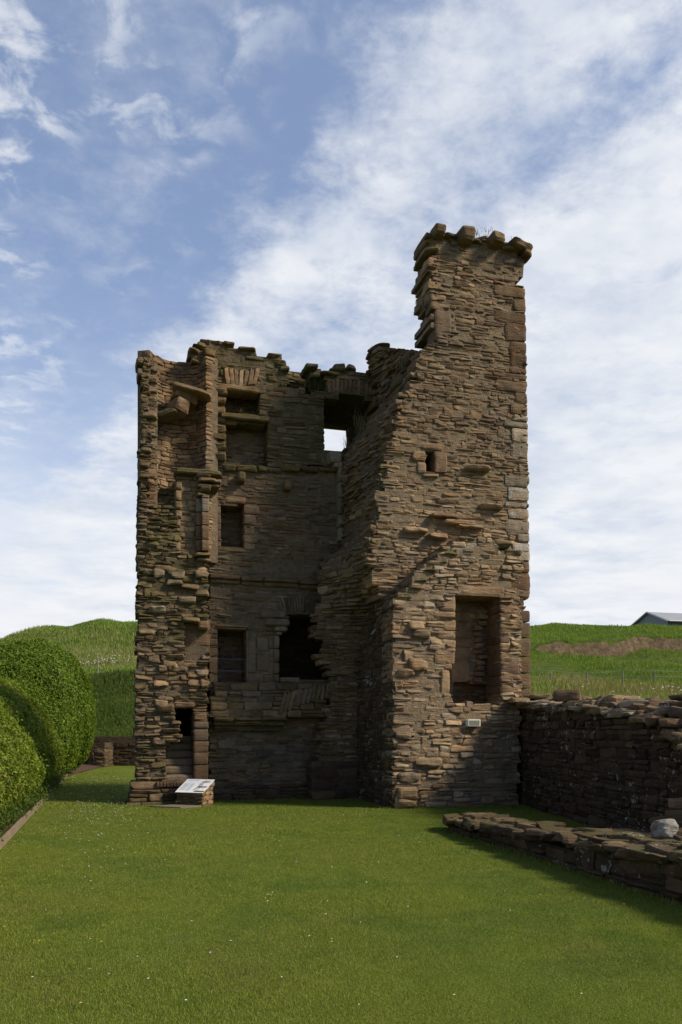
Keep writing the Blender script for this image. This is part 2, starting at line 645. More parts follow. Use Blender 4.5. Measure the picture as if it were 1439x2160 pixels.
def rtint(st, z=None, c=None):
    v = rng.uniform(*st['val'])
    m = st['moss'] * rng.uniform(0.5, 1.5)
    l = st['lich'] * rng.uniform(0.3, 1.7)
    hue = st['hue']
    if z is not None and 'hue_top' in st and z > st['hue_top'][0] + rng.normal(0, 0.5):
        hue = st['hue_top'][1]
        v *= st['hue_top'][2]
    return (rng.uniform(*hue), v, m, l)


def fill_path(S, path, z0, z1, st, ends=(True, True), closed_core=True):
    """lay one course of stones along a plan path (left to right as seen from outside)"""
    path = np.asarray(path, float)
    seg = np.linalg.norm(np.diff(path, axis=0), axis=1)
    cum = np.concatenate([[0], np.cumsum(seg)])
    L = cum[-1]
    if L < 0.05:
        return

    def ev(s):
        s = min(max(s, 0), L - 1e-6)
        i = int(np.searchsorted(cum, s, side='right') - 1)
        i = min(i, len(seg) - 1)
        f = (s - cum[i]) / max(seg[i], 1e-9)
        p = path[i] + (path[i + 1] - path[i]) * f
        tg = (path[i + 1] - path[i]) / max(seg[i], 1e-9)
        return p, tg
    # smooth normals for the core outline
    nrm = []
    for i in range(len(path)):
        a = path[min(i + 1, len(path) - 1)] - path[max(i - 1, 0)]
        a = a / (np.linalg.norm(a) + 1e-9)
        nrm.append(np.array([a[1], -a[0]]))
    nrm = np.array(nrm)
    rec = st['recess'] + rng.uniform(-0.008, 0.008)
    if closed_core:
        t0 = 0.02 if ends[0] else 0.0
        pf = path - nrm * rec
        pb = path - nrm * st['thick']
        if L > 0.12:
            tg0, tg1 = (path[1] - path[0]) / max(seg[0], 1e-9), (path[-1] - path[-2]) / max(seg[-1], 1e-9)
            pf[0] += tg0 * 0.025
            pb[0] += tg0 * 0.025
            pf[-1] -= tg1 * 0.025
            pb[-1] -= tg1 * 0.025
        S.corebox(pf, pb, z0, z1, (0.5, st['mval'] * rng.uniform(0.9, 1.1), st['moss'], 0))
    s = 0.0
    h = z1 - z0
    while s < L - 0.04:
        ln = math.exp(rng.uniform(math.log(st['ln'][0]), math.log(st['ln'][1])))
        ln = max(ln, h * 1.1)
        if L - s - ln < st['ln'][0] * 0.8:
            ln = L - s
        first, last = s < 0.01, s + ln > L - 0.01
        p, tg = ev(s + ln / 2)
        if len(path) > 2:
            pa, _ = ev(s)
            pb_, _ = ev(s + ln)
            dd = pb_ - pa
            if np.linalg.norm(dd) > 1e-4:
                tg = dd / np.linalg.norm(dd)
                p = (pa + pb_) / 2
        nv = np.array([tg[1], -tg[0]])
        dep = st['depth'] * rng.uniform(0.85, 1.2)
        if (first and ends[0]) or (last and ends[1]):
            dep = min(st['thick'], 0.55) * rng.uniform(0.8, 1.0)
        if rng.random() >= st['gap']:
            zc = (z0 + z1) / 2
            rough_n = fbm(np.array([[p[0] * 0.9, p[1] * 0.9, zc * 1.1]]), 2)[0]
            pr = st['prot'][0] + (st['prot'][1] - st['prot'][0]) * np.clip(rng.random() ** 1.4 * 0.75 + 0.25 * (rough_n + 0.5), 0, 1.2)
            hh = h
            if rng.random() < st['big'] and h < st['ch'][1] * 0.9:
                hh = h * rng.uniform(1.4, 2.0)
                zc += rng.uniform(-0.3, 0.3) * h
            jj = st['joint'] * rng.uniform(0.6, 1.6)
            # some stones are split into two thin slabs
            subs = [(zc, hh)]
            if hh > 0.11 and rng.random() < 0.35 and st['big'] > 0.03:
                f = rng.uniform(0.35, 0.65)
                subs = [(zc - hh / 2 + hh * f / 2, hh * f), (zc + hh / 2 - hh * (1 - f) / 2, hh * (1 - f))]
            for (zc_, hs) in subs:
                wv = st['wave'] * fbm(np.array([[p[0] * 0.7, p[1] * 0.7, zc_ * 0.5]]), 2)[0]
                prr = pr + (rng.uniform(-0.012, 0.012) if len(subs) > 1 else 0)
                cpos = p + nv * (prr - dep / 2)
                sl = rng.normal(0, 0.03) * (st['warp'] / 0.24)
                Xv = np.array([tg[0], tg[1], sl])
                Xv /= np.linalg.norm(Xv)
                S.add((cpos[0], cpos[1], zc_ + wv), Xv, (nv[0], nv[1], 0), (ln / 2 - jj / 2 + 0.006, dep / 2, hs / 2 - jj * 0.35),
                      rtint(st, zc_), rng.uniform(*st['k']), st['rough'], st['warp'])
        s += ln


def courses(z0, z1, st):
    z = z0
    outl = []
    while z < z1 - 0.02:
        h = rng.uniform(*st['ch'])
        if z1 - z - h < st['ch'][0] * 0.7:
            h = z1 - z
        outl.append((z, z + h))
        z += h
    return outl


def fill_plane(S, O, T, poly, holes, st):
    """rubble on a vertical plane through O (xy) along T (xy unit); polygons in (s, z)"""
    O, T = np.asarray(O, float), np.asarray(T, float)
    zs = [p[1] for p in poly]
    rings = [(poly, False)] + [(h, True) for h in holes]
    for z0, z1 in courses(min(zs), max(zs), st):
        zm = (z0 + z1) / 2
        xs = []
        for ring, hole in rings:
            for a, b in zip(ring, ring[1:] + ring[:1]):
                if (a[1] <= zm < b[1]) or (b[1] <= zm < a[1]):
                    xs.append((a[0] + (b[0] - a[0]) * (zm - a[1]) / (b[1] - a[1]), hole))
        xs.sort()
        for (a, ha), (b, hb) in zip(xs[0::2], xs[1::2]):
            a += rng.uniform(-1, 1) * (st['rag'] if not ha else st['rag'] * 0.2)
            b += rng.uniform(-1, 1) * (st.get('rag_r', st['rag']) if not hb else st['rag'] * 0.2)
            if b - a > 0.06:
                fill_path(S, [O + T * a, O + T * b], z0, z1, st)


def wall_w(S, w, pxpoly, pxholes, st):
    """plane parallel to the front, outline given as sight lines"""
    fill_plane(S, UW(0, w), UX, [PW(x, y, w) for x, y in pxpoly], [[PW(x, y, w) for x, y in h] for h in pxholes], st)


def wall_u(S, u, pxpoly, st):
    """plane along the depth, seen from the left"""
    pts = [PU(x, y, u) for x, y in pxpoly]
    fill_plane(S, UW(u, 0), -WX, [(-a, z) for a, z in pts], [], st)


def loft(S, left, right, st, mid=None):
    """ruled surface between two traced edges; each point (px, py, w)"""
    def conv(col):
        pts = []
        for x, y, w in col:
            u, z = PW(x, y, w)
            pts.append((z, *UW(u, w)))
        pts.sort()
        return np.array(pts)
    A, B = conv(left), conv(right)
    z0, z1 = min(A[0, 0], B[0, 0]), max(A[-1, 0], B[-1, 0])
    for a, b in courses(z0, z1, st):
        zm = (a + b) / 2
        za, zb_ = A[-1, 0], B[-1, 0]
        if zm > max(za, zb_):
            continue
        pa = np.array([np.interp(zm, A[:, 0], A[:, k]) for k in (1, 2)])
        pb = np.array([np.interp(zm, B[:, 0], B[:, k]) for k in (1, 2)])
        if zm > zb_:                                      # broken top sloping from one edge to the other
            pb = pa + (pb - pa) * (za - zm) / (za - zb_)
        elif zm > za:
            pa = pb + (pa - pb) * (zb_ - zm) / (zb_ - za)
        tg = (pb - pa) / (np.linalg.norm(pb - pa) + 1e-9)
        pa = pa + tg * rng.uniform(-1, 1) * st['rag']
        fill_path(S, [pa, pb], a, b, st)


def block_w(S, x0, y0, x1, y1, w, prot=0.03, depth=0.3, st=None, k=10, rough=0.5, warp=0.05, tint=None):
    """one dressed block on the plane at depth w, given by its traced corners"""
    u0, za = PW(x0, y0, w)
    u1, zb = PW(x1, y1, w)
    za2 = (PW(x0, y0, w)[1] + PW(x1, y0, w)[1]) / 2
    zb2 = (PW(x0, y1, w)[1] + PW(x1, y1, w)[1]) / 2
    c = UW((u0 + u1) / 2, w + depth / 2 - prot)
    S.add((c[0], c[1], (za2 + zb2) / 2), (UX[0], UX[1], 0), (-WX[0], -WX[1], 0), ((u1 - u0) / 2, depth / 2, abs(za2 - zb2) / 2),
          tint or rtint(st), k, rough, warp)


def mossy(lo=0.8, hi=1.3):
    return (rng.uniform(0, 1), rng.uniform(0.7, 1.0), rng.uniform(lo, hi), 0.1)


# ================================================================== the ruined tower
tb = UW(-1.0, 2.0)
tower = thing('ruined_tower', (tb[0], tb[1], 0), 'roofless brown sandstone tower ruin with torn walls, tall right corner and empty windows', 'castle ruin')

B_W, E_W, F_W = 0.75, 3.1, 2.6
LIT = style(hue=(0.08, 0.88), hue_top=(7.2, (0.0, 0.6), 0.82), val=(0.72, 1.2), mval=0.98, big=0.13, moss=0.10, lich=0.16, prot=(0.005, 0.05), ch=(0.04, 0.115), rag=0.11, rag_r=0.012, thick=1.0, recess=-0.012, rough=1.05, wave=0.05)

# ---- tall front wall
S = Stones()
Bpoly = [(903, 504), (925, 498), (955, 500), (1000, 505), (1030, 512), (1060, 520), (1080, 530), (1106, 545), (1106, 582), (1092, 592), (1084, 602),
         (1107, 604), (1108, 700), (1110, 800), (1112, 900), (1114, 1000), (1115, 1100), (1117, 1200), (1117, 1246), (1104, 1258), (1100, 1285),
         (1100, 1690), (832, 1690), (832, 1300), (812, 1268), (797, 1242), (785, 1212), (775, 1180), (780, 1140), (788, 1110), (795, 1060), (805, 1000),
         (815, 960), (825, 915), (832, 880), (845, 830), (872, 800), (880, 742), (913, 722), (916, 655), (914, 642), (916, 632), (914, 615),
         (907, 605), (912, 578), (904, 562), (906, 545), (914, 540), (908, 527), (908, 515)]
slit = [(899, 951), (914, 953), (914, 1000), (899, 998)]
hollow = [(958, 1436), (1036, 1442), (1036, 1492), (955, 1490)]
wall_w(S, B_W, Bpoly, [slit, hollow], LIT)
wall_w(S, B_W + 0.3, [(940, 1425), (1050, 1425), (1050, 1500), (940, 1500)], [], style(val=(0.5, 0.8), thick=0.3))
# big slabs sticking out of the torn middle of the wall
for x, y, l in [(905, 1085, 60), (930, 1100, 70), (850, 1115, 50), (880, 1190, 45), (1010, 1065, 48), (980, 985, 50), (900, 1128, 40), (1060, 1190, 45), (960, 1108, 55)]:
    block_w(S, x, y, x + l, y + rng.uniform(7, 12), B_W, rng.uniform(0.12, 0.2), 0.35, LIT, 6, 1.2, 0.3)
# stepped stones of the torn left edge
for x, y in [(900, 545), (903, 590), (906, 612), (908, 634)]:
    block_w(S, x, y, x + 36, y + 22, B_W, 0.03, 0.4, LIT, 9, 1.2, 0.25)
S.build('front_wall', tower)

# dressed corner stones on the right
S = Stones()
yq = 604.0
i = 0
qs = style(hue=(0.0, 0.5), val=(0.62, 0.9), moss=0.05, lich=0.18)
while yq < 1240:
    hq = rng.choice([14, 18, 24, 30, 40])
    wq = rng.choice([20, 26, 34, 44]) if i % 2 else rng.choice([36, 50, 66])
    xr = 1107 + (yq - 604) / 640 * 10
    if yq + hq > 1245:
        hq = 1246 - yq
    pale = 860 < yq < 1180
    ti = (rng.uniform(0, 0.4), rng.uniform(0.5, 0.8), 0.05, rng.uniform(0.1, 0.35))
    if pale:
        ti = (0.92, rng.uniform(0.6, 1.15), 0.05, rng.uniform(0.8, 1.5))
    if 890 < yq < 925 or 1130 < yq < 1165:
        ti = (0.95, 1.35, 0.0, 3.0)
    block_w(S, xr - wq, yq + 1, xr + 1, yq + hq - 1, B_W, rng.uniform(0.042, 0.06), 0.5, None, 12, 0.7, 0.08, ti)
    yq += hq
    i += 1
S.build('corner_stones', tower)
S = Stones()
for y0, y1 in [(1287, 1312), (1313, 1345), (1346, 1385), (1386, 1420), (1421, 1452), (1453, 1486)]:
    block_w(S, 1082, y0 + 0.5, 1118 + (y0 - 1287) * 0.015, y1 - 0.5, B_W + 0.1, 0.03, 0.6, None, 14, 0.35, 0.02, (0.15, rng.uniform(0.62, 0.8), 0.03, 0.05))
block_w(S, 1075, 1243, 1118, 1262, B_W, 0.06, 0.4, None, 6, 0.9, 0.3, (0.9, 0.9, 0.1, 0.2))
S.build('outer_jamb', tower)
S = Stones()
block_w(S, 916, 655, 952, 722, B_W, 0.05, 0.5, None, 12, 0.5, 0.05, (0.1, 0.85, 0.03, 0.05))
S.build('notch_block', tower)

# worn corbels along the wall head
for x0, y0, x1, y1, pr in [(910, 485, 934, 508, 0.28), (962, 492, 993, 521, 0.34), (1028, 501, 1054, 527, 0.34)]:
    S = Stones()
    block_w(S, x0, y0, x1, y1, B_W, pr, 0.95, None, 6.5, 0.9, 0.10, (0.3, 0.62, 0.35, 0.12))
    S.build('corbel', tower)
S = Stones()
block_w(S, 1072, 518, 1120, 536, B_W, 0.25, 0.8, None, 5, 1.3, 0.35, (0.3, 0.65, 0.5, 0.15))
block_w(S, 1098, 530, 1118, 548, B_W, 0.2, 0.5, None, 4, 1.0, 0.2, (0.3, 0.62, 0.4, 0.15))
block_w(S, 1060, 545, 1107, 562, B_W, 0.06, 0.5, None, 7, 1.0, 0.2, (0.9, 0.75, 0.4, 0.25))
S.build('corbel', tower)
S = Stones()
for x, y, l, h in [(896, 500, 26, 18), (896, 520, 26, 14), (935, 497, 30, 12), (945, 505, 24, 10), (985, 503, 34, 12), (1005, 497, 24, 10), (1045, 510, 30, 14), (1056, 522, 26, 10), (1012, 504, 22, 12), (950, 492, 14, 8), (897, 492, 16, 12)]:
    block_w(S, x, y, x + l, y + h * 0.9, B_W, rng.uniform(0.02, 0.14), 0.8, None, 6, 1.2, 0.3, (rng.random(), 0.7, 0.5, 0.2))
S.build('wall_head', tower)

# slit window: red jamb, lintel, sill
S = Stones()
block_w(S, 915, 953, 942, 999, B_W, 0.07, 0.4, None, 10, 0.5, 0.12, (0.08, 1.15, 0, 0.02))
block_w(S, 868, 952, 898, 973, B_W, 0.06, 0.4, None, 7, 0.8, 0.1, (0.35, 1.0, 0.02, 0.15))
block_w(S, 878, 974, 898, 999, B_W, 0.06, 0.4, None, 7, 0.8, 0.1, (0.5, 1.0, 0.02, 0.15))
block_w(S, 886, 936, 935, 951, B_W, 0.065, 0.5, None, 7, 0.9, 0.15, (0.4, 1.0, 0.02, 0.1))
block_w(S, 890, 1000, 925, 1008, B_W, 0.07, 0.4, None, 7, 0.9, 0.15, (0.6, 1.0, 0.02, 0.1))
S.build('slit_window', tower)

# ---- lower doorway wall in front of it
AST = style(hue=(0.1, 1), mval=1.05, val=(0.78, 1.28), moss=0.06, lich=0.5, prot=(0.0, 0.06), ch=(0.06, 0.14), ln=(0.16, 0.55), rag=0.05, thick=0.68, recess=-0.014, rough=1.1, wave=0.06, big=0.1)
S = Stones()
Apoly = [(828, 1264), (838, 1254), (862, 1240), (868, 1222), (885, 1200), (915, 1180), (926, 1163), (965, 1138), (1000, 1128), (1040, 1142), (1062, 1160),
         (1088, 1166), (1104, 1184), (1098, 1214), (1084, 1232), (1092, 1250), (1096, 1285), (1099, 1480), (1092, 1698), (830, 1705)]
door = [(960, 1258), (1052, 1260), (1056, 1480), (1040, 1490), (958, 1486), (946, 1455), (944, 1420), (952, 1395), (960, 1390)]
wall_w(S, 0.0, Apoly, [door], AST)
for x, y, l, h in [(836, 1252, 34, 10), (862, 1232, 30, 12), (872, 1218, 26, 10), (890, 1200, 30, 12), (916, 1178, 30, 10), (930, 1160, 34, 12), (968, 1136, 34, 10), (1040, 1144, 36, 14), (1062, 1160, 40, 12), (1070, 1178, 34, 12)]:
    block_w(S, x, y, x + l, y + h, 0.0, 0.05, 0.75, None, 6, 1.3, 0.3, (rng.random(), 0.75, 0.7, 0.45))
# worn heavy stones low on the near corner
for x, y, l, h, p in [(835, 1660, 45, 26, 0.14), (832, 1686, 44, 18, 0.16), (838, 1630, 50, 22, 0.10), (872, 1598, 60, 20, 0.12), (832, 1530, 34, 30, 0.1), (860, 1390, 42, 26, 0.14), (835, 1410, 38, 20, 0.1), (858, 1310, 36, 20, 0.12), (868, 1328, 36, 20, 0.14)]:
    block_w(S, x, y, x + l, y + h, 0.0, p, 0.4, None, 5, 1.2, 0.25, (rng.uniform(0.5, 1), 0.85, 0.05, 0.25))
S.build('doorway_wall', tower)

S = Stones()
ds = lambda v=1.0: (rng.uniform(0.2, 0.5), rng.uniform(0.85, 1.05) * v, 0.0, 0.06)
for x0, y0, y1 in [(932, 1257, 1289), (914, 1290, 1307), (934, 1308, 1330), (920, 1331, 1348), (930, 1349, 1370), (915, 1371, 1400), (936, 1401, 1412)]:
    block_w(S, x0, y0, 960.5 if y0 < 1400 else 952, y1, 0.0, 0.045, 0.5, None, 11, 0.5, 0.06, ds(1.1))
block_w(S, 928, 1413, 950, 1467, 0.0, 0.05, 0.5, None, 7, 0.9, 0.12, ds(1.1))
S.build('door_jamb', tower)
S = Stones()
for x1, y0, y1 in [(1078, 1263, 1277), (1086, 1278, 1293), (1082, 1294, 1317), (1092, 1318, 1339), (1075, 1340, 1358), (1096, 1359, 1376), (1082, 1377, 1396), (1097, 1397, 1425), (1082, 1426, 1446), (1097, 1447, 1464)]:
    block_w(S, 1053, y0, x1, y1, 0.0, 0.035, 0.66, None, 12, 0.45, 0.05, (rng.uniform(0.05, 0.3), rng.uniform(0.62, 0.8), 0.02, 0.05))
S.build('door_jamb', tower)
S = Stones()
block_w(S, 964, 1236, 1058, 1258, 0.0, 0.05, 0.62, None, 14, 0.5, 0.04, (0.45, 1.0, 0.03, 0.03))
S.build('door_lintel', tower)
# rough tooth of torn masonry standing inside the doorway
S = Stones()
for y in range(1285, 1430, 12):
    xx = 1000 + rng.uniform(-6, 6)
    block_w(S, xx, y, xx + rng.uniform(14, 24), y + 11, B_W, rng.uniform(0.1, 0.2), 0.4, LIT, 6, 1.2, 0.25)
for y0, y1 in [(1290, 1312), (1313, 1330), (1331, 1346), (1347, 1366), (1367, 1394), (1395, 1440)]:
    block_w(S, 950, y0, 960 + rng.uniform(22, 34), y1, B_W, 0.06, 0.3, None, 10, 0.6, 0.06, ds(0.9))
S.build('door_recess', tower)

# dark flush return of that wall
S = Stones()
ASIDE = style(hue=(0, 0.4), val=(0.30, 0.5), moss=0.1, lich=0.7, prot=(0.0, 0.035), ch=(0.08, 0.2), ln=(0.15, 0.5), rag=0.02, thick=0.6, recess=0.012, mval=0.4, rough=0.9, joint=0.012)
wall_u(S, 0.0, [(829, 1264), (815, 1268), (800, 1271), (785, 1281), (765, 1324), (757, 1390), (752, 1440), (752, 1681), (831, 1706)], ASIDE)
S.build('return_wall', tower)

# ---- torn edge running back from the tall wall to the rear wall
TORN = style(hue=(0, 1), val=(0.6, 0.95), moss=0.3, lich=0.25, prot=(-0.02, 0.09), ch=(0.045, 0.12), rag=0.11, thick=0.7, recess=0.002, rough=1.3, warp=0.3, wave=0.07, mval=0.75)
S = Stones()
loft(S, [(783, 732, 3.0), (779, 790, 3.0), (800, 832, 2.9), (800, 865, 2.8), (772, 892, 2.75), (742, 935, 2.9), (728, 962, 2.95), (721, 990, 2.9), (722, 1140, 2.9), (716, 1165, 2.8),
         (690, 1176, 2.6), (674, 1200, 2.6), (670, 1215, 2.6), (674, 1250, 2.6), (664, 1290, 2.6), (658, 1330, 2.6), (672, 1352, 2.6), (676, 1390, 2.6), (692, 1402, 2.6), (700, 1428, 2.6), (697, 1450, 2.6), (692, 1475, 2.6), (686, 1510, 2.6), (670, 1560, 2.6), (664, 1606, 2.6)],
     [(880, 740, 1.2), (874, 800, 0.95), (846, 832, 0.85), (832, 880, 0.8), (825, 915, 0.8), (815, 960, 0.8), (805, 1000, 0.8), (795, 1060, 0.8), (788, 1110, 0.8), (780, 1140, 0.8),
      (776, 1180, 0.82), (787, 1215, 0.9), (798, 1245, 1.1), (806, 1270, 1.5), (802, 1292, 1.9), (780, 1330, 2.25), (760, 1400, 2.55), (756, 1606, 2.6)], TORN)
for x, y, l, h, w in [(786, 728, 34, 10, 2.9), (802, 736, 30, 10, 2.6), (822, 738, 24, 10, 2.2), (842, 744, 24, 10, 1.8), (858, 744, 18, 10, 1.5), (820, 752, 40, 14, 2.3), (838, 790, 34, 22, 1.4), (836, 812, 38, 26, 1.2),
                      (704, 1168, 34, 10, 2.2), (684, 1180, 40, 10, 2.5), (778, 1110, 32, 24, 0.9), (775, 1136, 30, 14, 0.85)]:
    block_w(S, x, y, x + l, y + h, w, 0.12, 0.8, None, 5.5, 1.4, 0.32, (rng.random(), 0.7, 0.65, 0.2))
for x, y, l in [(656, 1322, 40), (658, 1334, 36), (664, 1380, 34), (672, 1392, 30), (662, 1300, 34)]:
    block_w(S, x, y, x + l, y + 10, 2.6, 0.05, 0.5, TORN, 7, 1.2, 0.3)
for y in (822, 834, 846):
    block_w(S, 786, y, 815, y + 13, 3.0, 0.05, 0.9, None, 8, 1.0, 0.1, (0.3, 0.6, 0.4, 0.05))
S.build('torn_edge', tower)

S = Stones()
STUB = style(hue=(0, 1), val=(0.5, 0.8), moss=0.08, lich=0.12, prot=(-0.02, 0.09), ch=(0.05, 0.12), ln=(0.15, 0.5), rag=0.09, thick=0.5, recess=0.05, rough=1.2, mval=0.7)
BASE = style(hue=(0, 0.4), val=(0.38, 0.55), moss=0.1, lich=0.25, prot=(0, 0.03), ch=(0.18, 0.32), ln=(0.4, 0.9), rag=0.02, thick=0.5, recess=0.015, mval=0.45, big=0)
loft(S, [(656, 1606, 2.5), (655, 1684, 2.5)], [(757, 1606, 2.5), (757, 1684, 2.5)], BASE)
S.build('cross_wall_stub', tower)

# ---- rear wall, seen from inside
EUP = style(hue=(0.1, 0.95), val=(0.5, 0.8), moss=0.65, lich=0.05, prot=(0, 0.05), ch=(0.06, 0.15), ln=(0.18, 0.6), rag=0.04, thick=1.15, mval=0.8)  # stone dimmed in colour for the softer light here, besides its moss
ELO = style(hue=(0.0, 1.0), val=(0.5, 0.8), moss=0.32, lich=0.05, prot=(0, 0.05), ch=(0.05, 0.11), ln=(0.15, 0.55), rag=0.03, thick=1.15, mval=0.8)  # lower part dimmed in colour the same way
win = [(685, 838), (735, 833), (792, 846), (800, 951), (685, 951)]
niche1 = [(475, 826), (547, 830), (545, 878), (474, 875)]
niche2 = [(478, 890), (563, 893), (562, 978), (478, 976)]
W1 = [(467, 1062), (513, 1065), (513, 1159), (467, 1157)]
W2 = [(460, 1327), (518, 1330), (518, 1440), (460, 1438)]
FPL = [(587, 1338), (606, 1322), (612, 1300), (599, 1293), (662, 1293), (700, 1300), (712, 1330), (712, 1440), (587, 1436)]
S = Stones()
Etop = [(432, 985), (436, 880), (432, 800), (428, 775), (402, 762), (398, 737), (414, 723), (440, 718), (465, 720), (492, 725), (496, 731), (520, 733), (543, 746),
        (560, 753), (564, 749), (594, 751), (597, 762), (606, 771), (610, 784), (606, 822), (655, 828), (682, 828), (684, 788), (703, 782), (735, 780),
        (750, 780), (762, 788), (800, 795), (812, 985)]
wall_w(S, E_W, Etop, [win, niche1, niche2], EUP)
for x, y, l, h in [(704, 768, 24, 16), (730, 771, 22, 12), (676, 784, 50, 10), (564, 747, 30, 10), (590, 772, 20, 12), (440, 718, 26, 10), (470, 722, 24, 8), (500, 731, 40, 10), (414, 724, 22, 12), (398, 736, 24, 10), (570, 758, 36, 10), (645, 768, 26, 12), (655, 782, 20, 14)]:
    block_w(S, x, y, x + l, y + h, E_W, rng.uniform(0.03, 0.14), 0.8, None, 6, 1.2, 0.25, (rng.random(), 0.75, 0.6, 0.08))
# ragged protruding stones on the left end above the stair
for x, y, l, h in [(430, 740, 24, 14), (428, 760, 26, 12), (432, 778, 24, 12), (430, 800, 30, 16), (440, 820, 40, 14), (440, 840, 36, 12), (436, 858, 40, 14), (440, 880, 36, 12), (440, 896, 36, 14), (442, 915, 34, 14), (442, 936, 34, 16), (444, 958, 32, 14)]:
    block_w(S, x, y, x + l, y + h, E_W, rng.uniform(0.05, 0.14), 0.5, None, 9, 1.3, 0.3, (rng.random(), 0.85, 0.55, 0.08))
Elow = [(440, 985), (812, 985), (790, 1690), (440, 1690)]
wall_w(S, E_W, Elow, [W1, W2, FPL], ELO)
# wall-walk parapet beyond
PAR = style(**{**EUP, 'thick': 0.4, 'val': (0.45, 0.7), 'rag': 0.03})
wall_w(S, E_W + 0.75, [(598, 778), (612, 784), (640, 785), (646, 768), (670, 769), (674, 782), (684, 786), (684, 850), (598, 850)], [], PAR)
S.build('rear_wall', tower)

# outer skin with the smaller window opening that shows sky
S = Stones()
ow = E_W + 1.16
wall_w(S, ow, [(560, 860), (840, 860), (840, 1010), (560, 1010)], [[(683, 893), (735, 899), (735, 951), (683, 951)]], style(**{**EUP, 'thick': 0.3, 'val': (0.45, 0.6), 'ch': (0.12, 0.16)}))
S.build('window_frame', tower)
mb = MB()   # splayed soffit of that window
f0 = [PW(683, 836, E_W), PW(735, 830, E_W), PW(795, 845, E_W)]
b0 = [PW(683, 891, ow), PW(735, 897, ow), PW(760, 900, ow)]
fv = [(*UW(u, E_W + 0.06), z) for u, z in f0]
bv = [(*UW(u, ow), z) for u, z in b0]
for i in range(2):
    q4 = [fv[i], fv[i + 1], bv[i + 1], bv[i]]
    mb.prism(q4, [(p[0], p[1], p[2] + 0.12) for p in q4])
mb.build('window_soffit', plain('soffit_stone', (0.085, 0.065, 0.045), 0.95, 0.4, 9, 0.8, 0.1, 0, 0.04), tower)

# arch stones above the window, the niche and the fireplace
def fan(S, pts_low, pts_high, n, w, prot, tint, depth=0.3):
    lo, hi = np.array(pts_low, float), np.array(pts_high, float)
    def ip(a, f):
        c = np.concatenate([[0], np.cumsum(np.linalg.norm(np.diff(a, axis=0), axis=1))])
        return np.array([np.interp(f * c[-1], c, a[:, k]) for k in (0, 1)])
    for i in range(n):
        f0, f1 = i / n, (i + 1) / n
        a, b = ip(lo, (f0 + f1) / 2), ip(hi, (f0 + f1) / 2)
        wl = np.linalg.norm(ip(lo, f1) - ip(lo, f0))
        wh = np.linalg.norm(ip(hi, f1) - ip(hi, f0))
        ua, za = PW(*a, w)
        ub, zb = PW(*b, w)
        A3 = np.array([*UW(ua, w), za])
        B3 = np.array([*UW(ub, w), zb])
        c = (A3 + B3) / 2
        long_ = B3 - A3
        L = np.linalg.norm(long_)
        long_ /= L
        Nn = np.array([-WX[0], -WX[1], 0])
        Xs = np.cross(Nn, long_)
        c = c - Nn * (depth / 2 - prot * rng.uniform(0.5, 1.3))
        hw = 0.5 * (wl + wh) * 0.5 * 0.0109 * 0.93
        S.add(c, Xs, Nn, (hw, depth / 2, L / 2 * rng.uniform(0.92, 1.05)), tint(), 7, 0.9, 0.14, long_)

S = Stones()
fan(S, [(690, 832), (735, 828), (792, 841)], [(688, 800), (735, 796), (798, 806)], 12, E_W, 0.05, lambda: (rng.random(), rng.uniform(0.5, 0.7), 0.25, 0.06))
S.build('window_arch', tower)
S = Stones()
fan(S, [(476, 812), (510, 816), (540, 812)], [(470, 776), (510, 780), (550, 777)], 7, E_W, 0.06, lambda: (rng.random(), rng.uniform(0.8, 1.1), 0.15, 0.05))
block_w(S, 452, 815, 548, 827, E_W, 0.1, 0.5, None, 8, 0.9, 0.08, (0.5, 0.9, 0.45, 0.05))
block_w(S, 462, 877, 570, 890, E_W, 0.16, 0.6, None, 8, 1.0, 0.1, (0.5, 0.85, 0.7, 0.05))
S.build('cupboard_shelf', tower)
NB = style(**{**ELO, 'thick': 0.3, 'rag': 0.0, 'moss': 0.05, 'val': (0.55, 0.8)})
def back(S, quad, w, depth, st, grow=6):
    xs = [p[0] for p in quad]
    ys = [p[1] for p in quad]
    wall_w(S, w + depth, [(min(xs) - grow, min(ys) - grow), (max(xs) + grow, min(ys) - grow), (max(xs) + grow, max(ys) + grow), (min(xs) - grow, max(ys) + grow)], [], st)
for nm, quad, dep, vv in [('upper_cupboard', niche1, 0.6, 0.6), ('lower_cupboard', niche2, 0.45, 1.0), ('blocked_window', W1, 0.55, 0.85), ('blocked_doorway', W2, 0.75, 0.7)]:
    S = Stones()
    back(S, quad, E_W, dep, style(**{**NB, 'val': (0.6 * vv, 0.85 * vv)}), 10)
    o = S.build(nm, tower)

# dressed jambs round the two lower windows
S = Stones()
y = 1046
for y0, y1, xl in [(1062, 1084, 442), (1085, 1101, 446), (1102, 1118, 440), (1119, 1139, 444), (1140, 1157, 450)]:
    block_w(S, xl, y0, 466, y1, E_W, 0.05, 0.4, None, 11, 0.5, 0.05, (rng.uniform(0, 0.3), rng.uniform(0.8, 1.0), 0.08, 0.02))
for y0, y1, xr in [(1066, 1085, 548), (1086, 1108, 540), (1109, 1128, 536), (1129, 1146, 544), (1147, 1160, 538)]:
    block_w(S, 514, y0, xr, y1, E_W, 0.045, 0.4, None, 11, 0.5, 0.05, (rng.uniform(0.5, 0.9), rng.uniform(0.75, 0.95), 0.3, 0.02))
block_w(S, 464, 1046, 520, 1062, E_W, 0.05, 0.5, None, 8, 0.8, 0.15, (0.5, 0.85, 0.35, 0.02))
block_w(S, 462, 1158, 520, 1165, E_W, 0.05, 0.5, None, 8, 0.8, 0.1, (0.4, 0.8, 0.2, 0.02))
S.build('window_surround', tower)
S = Stones()
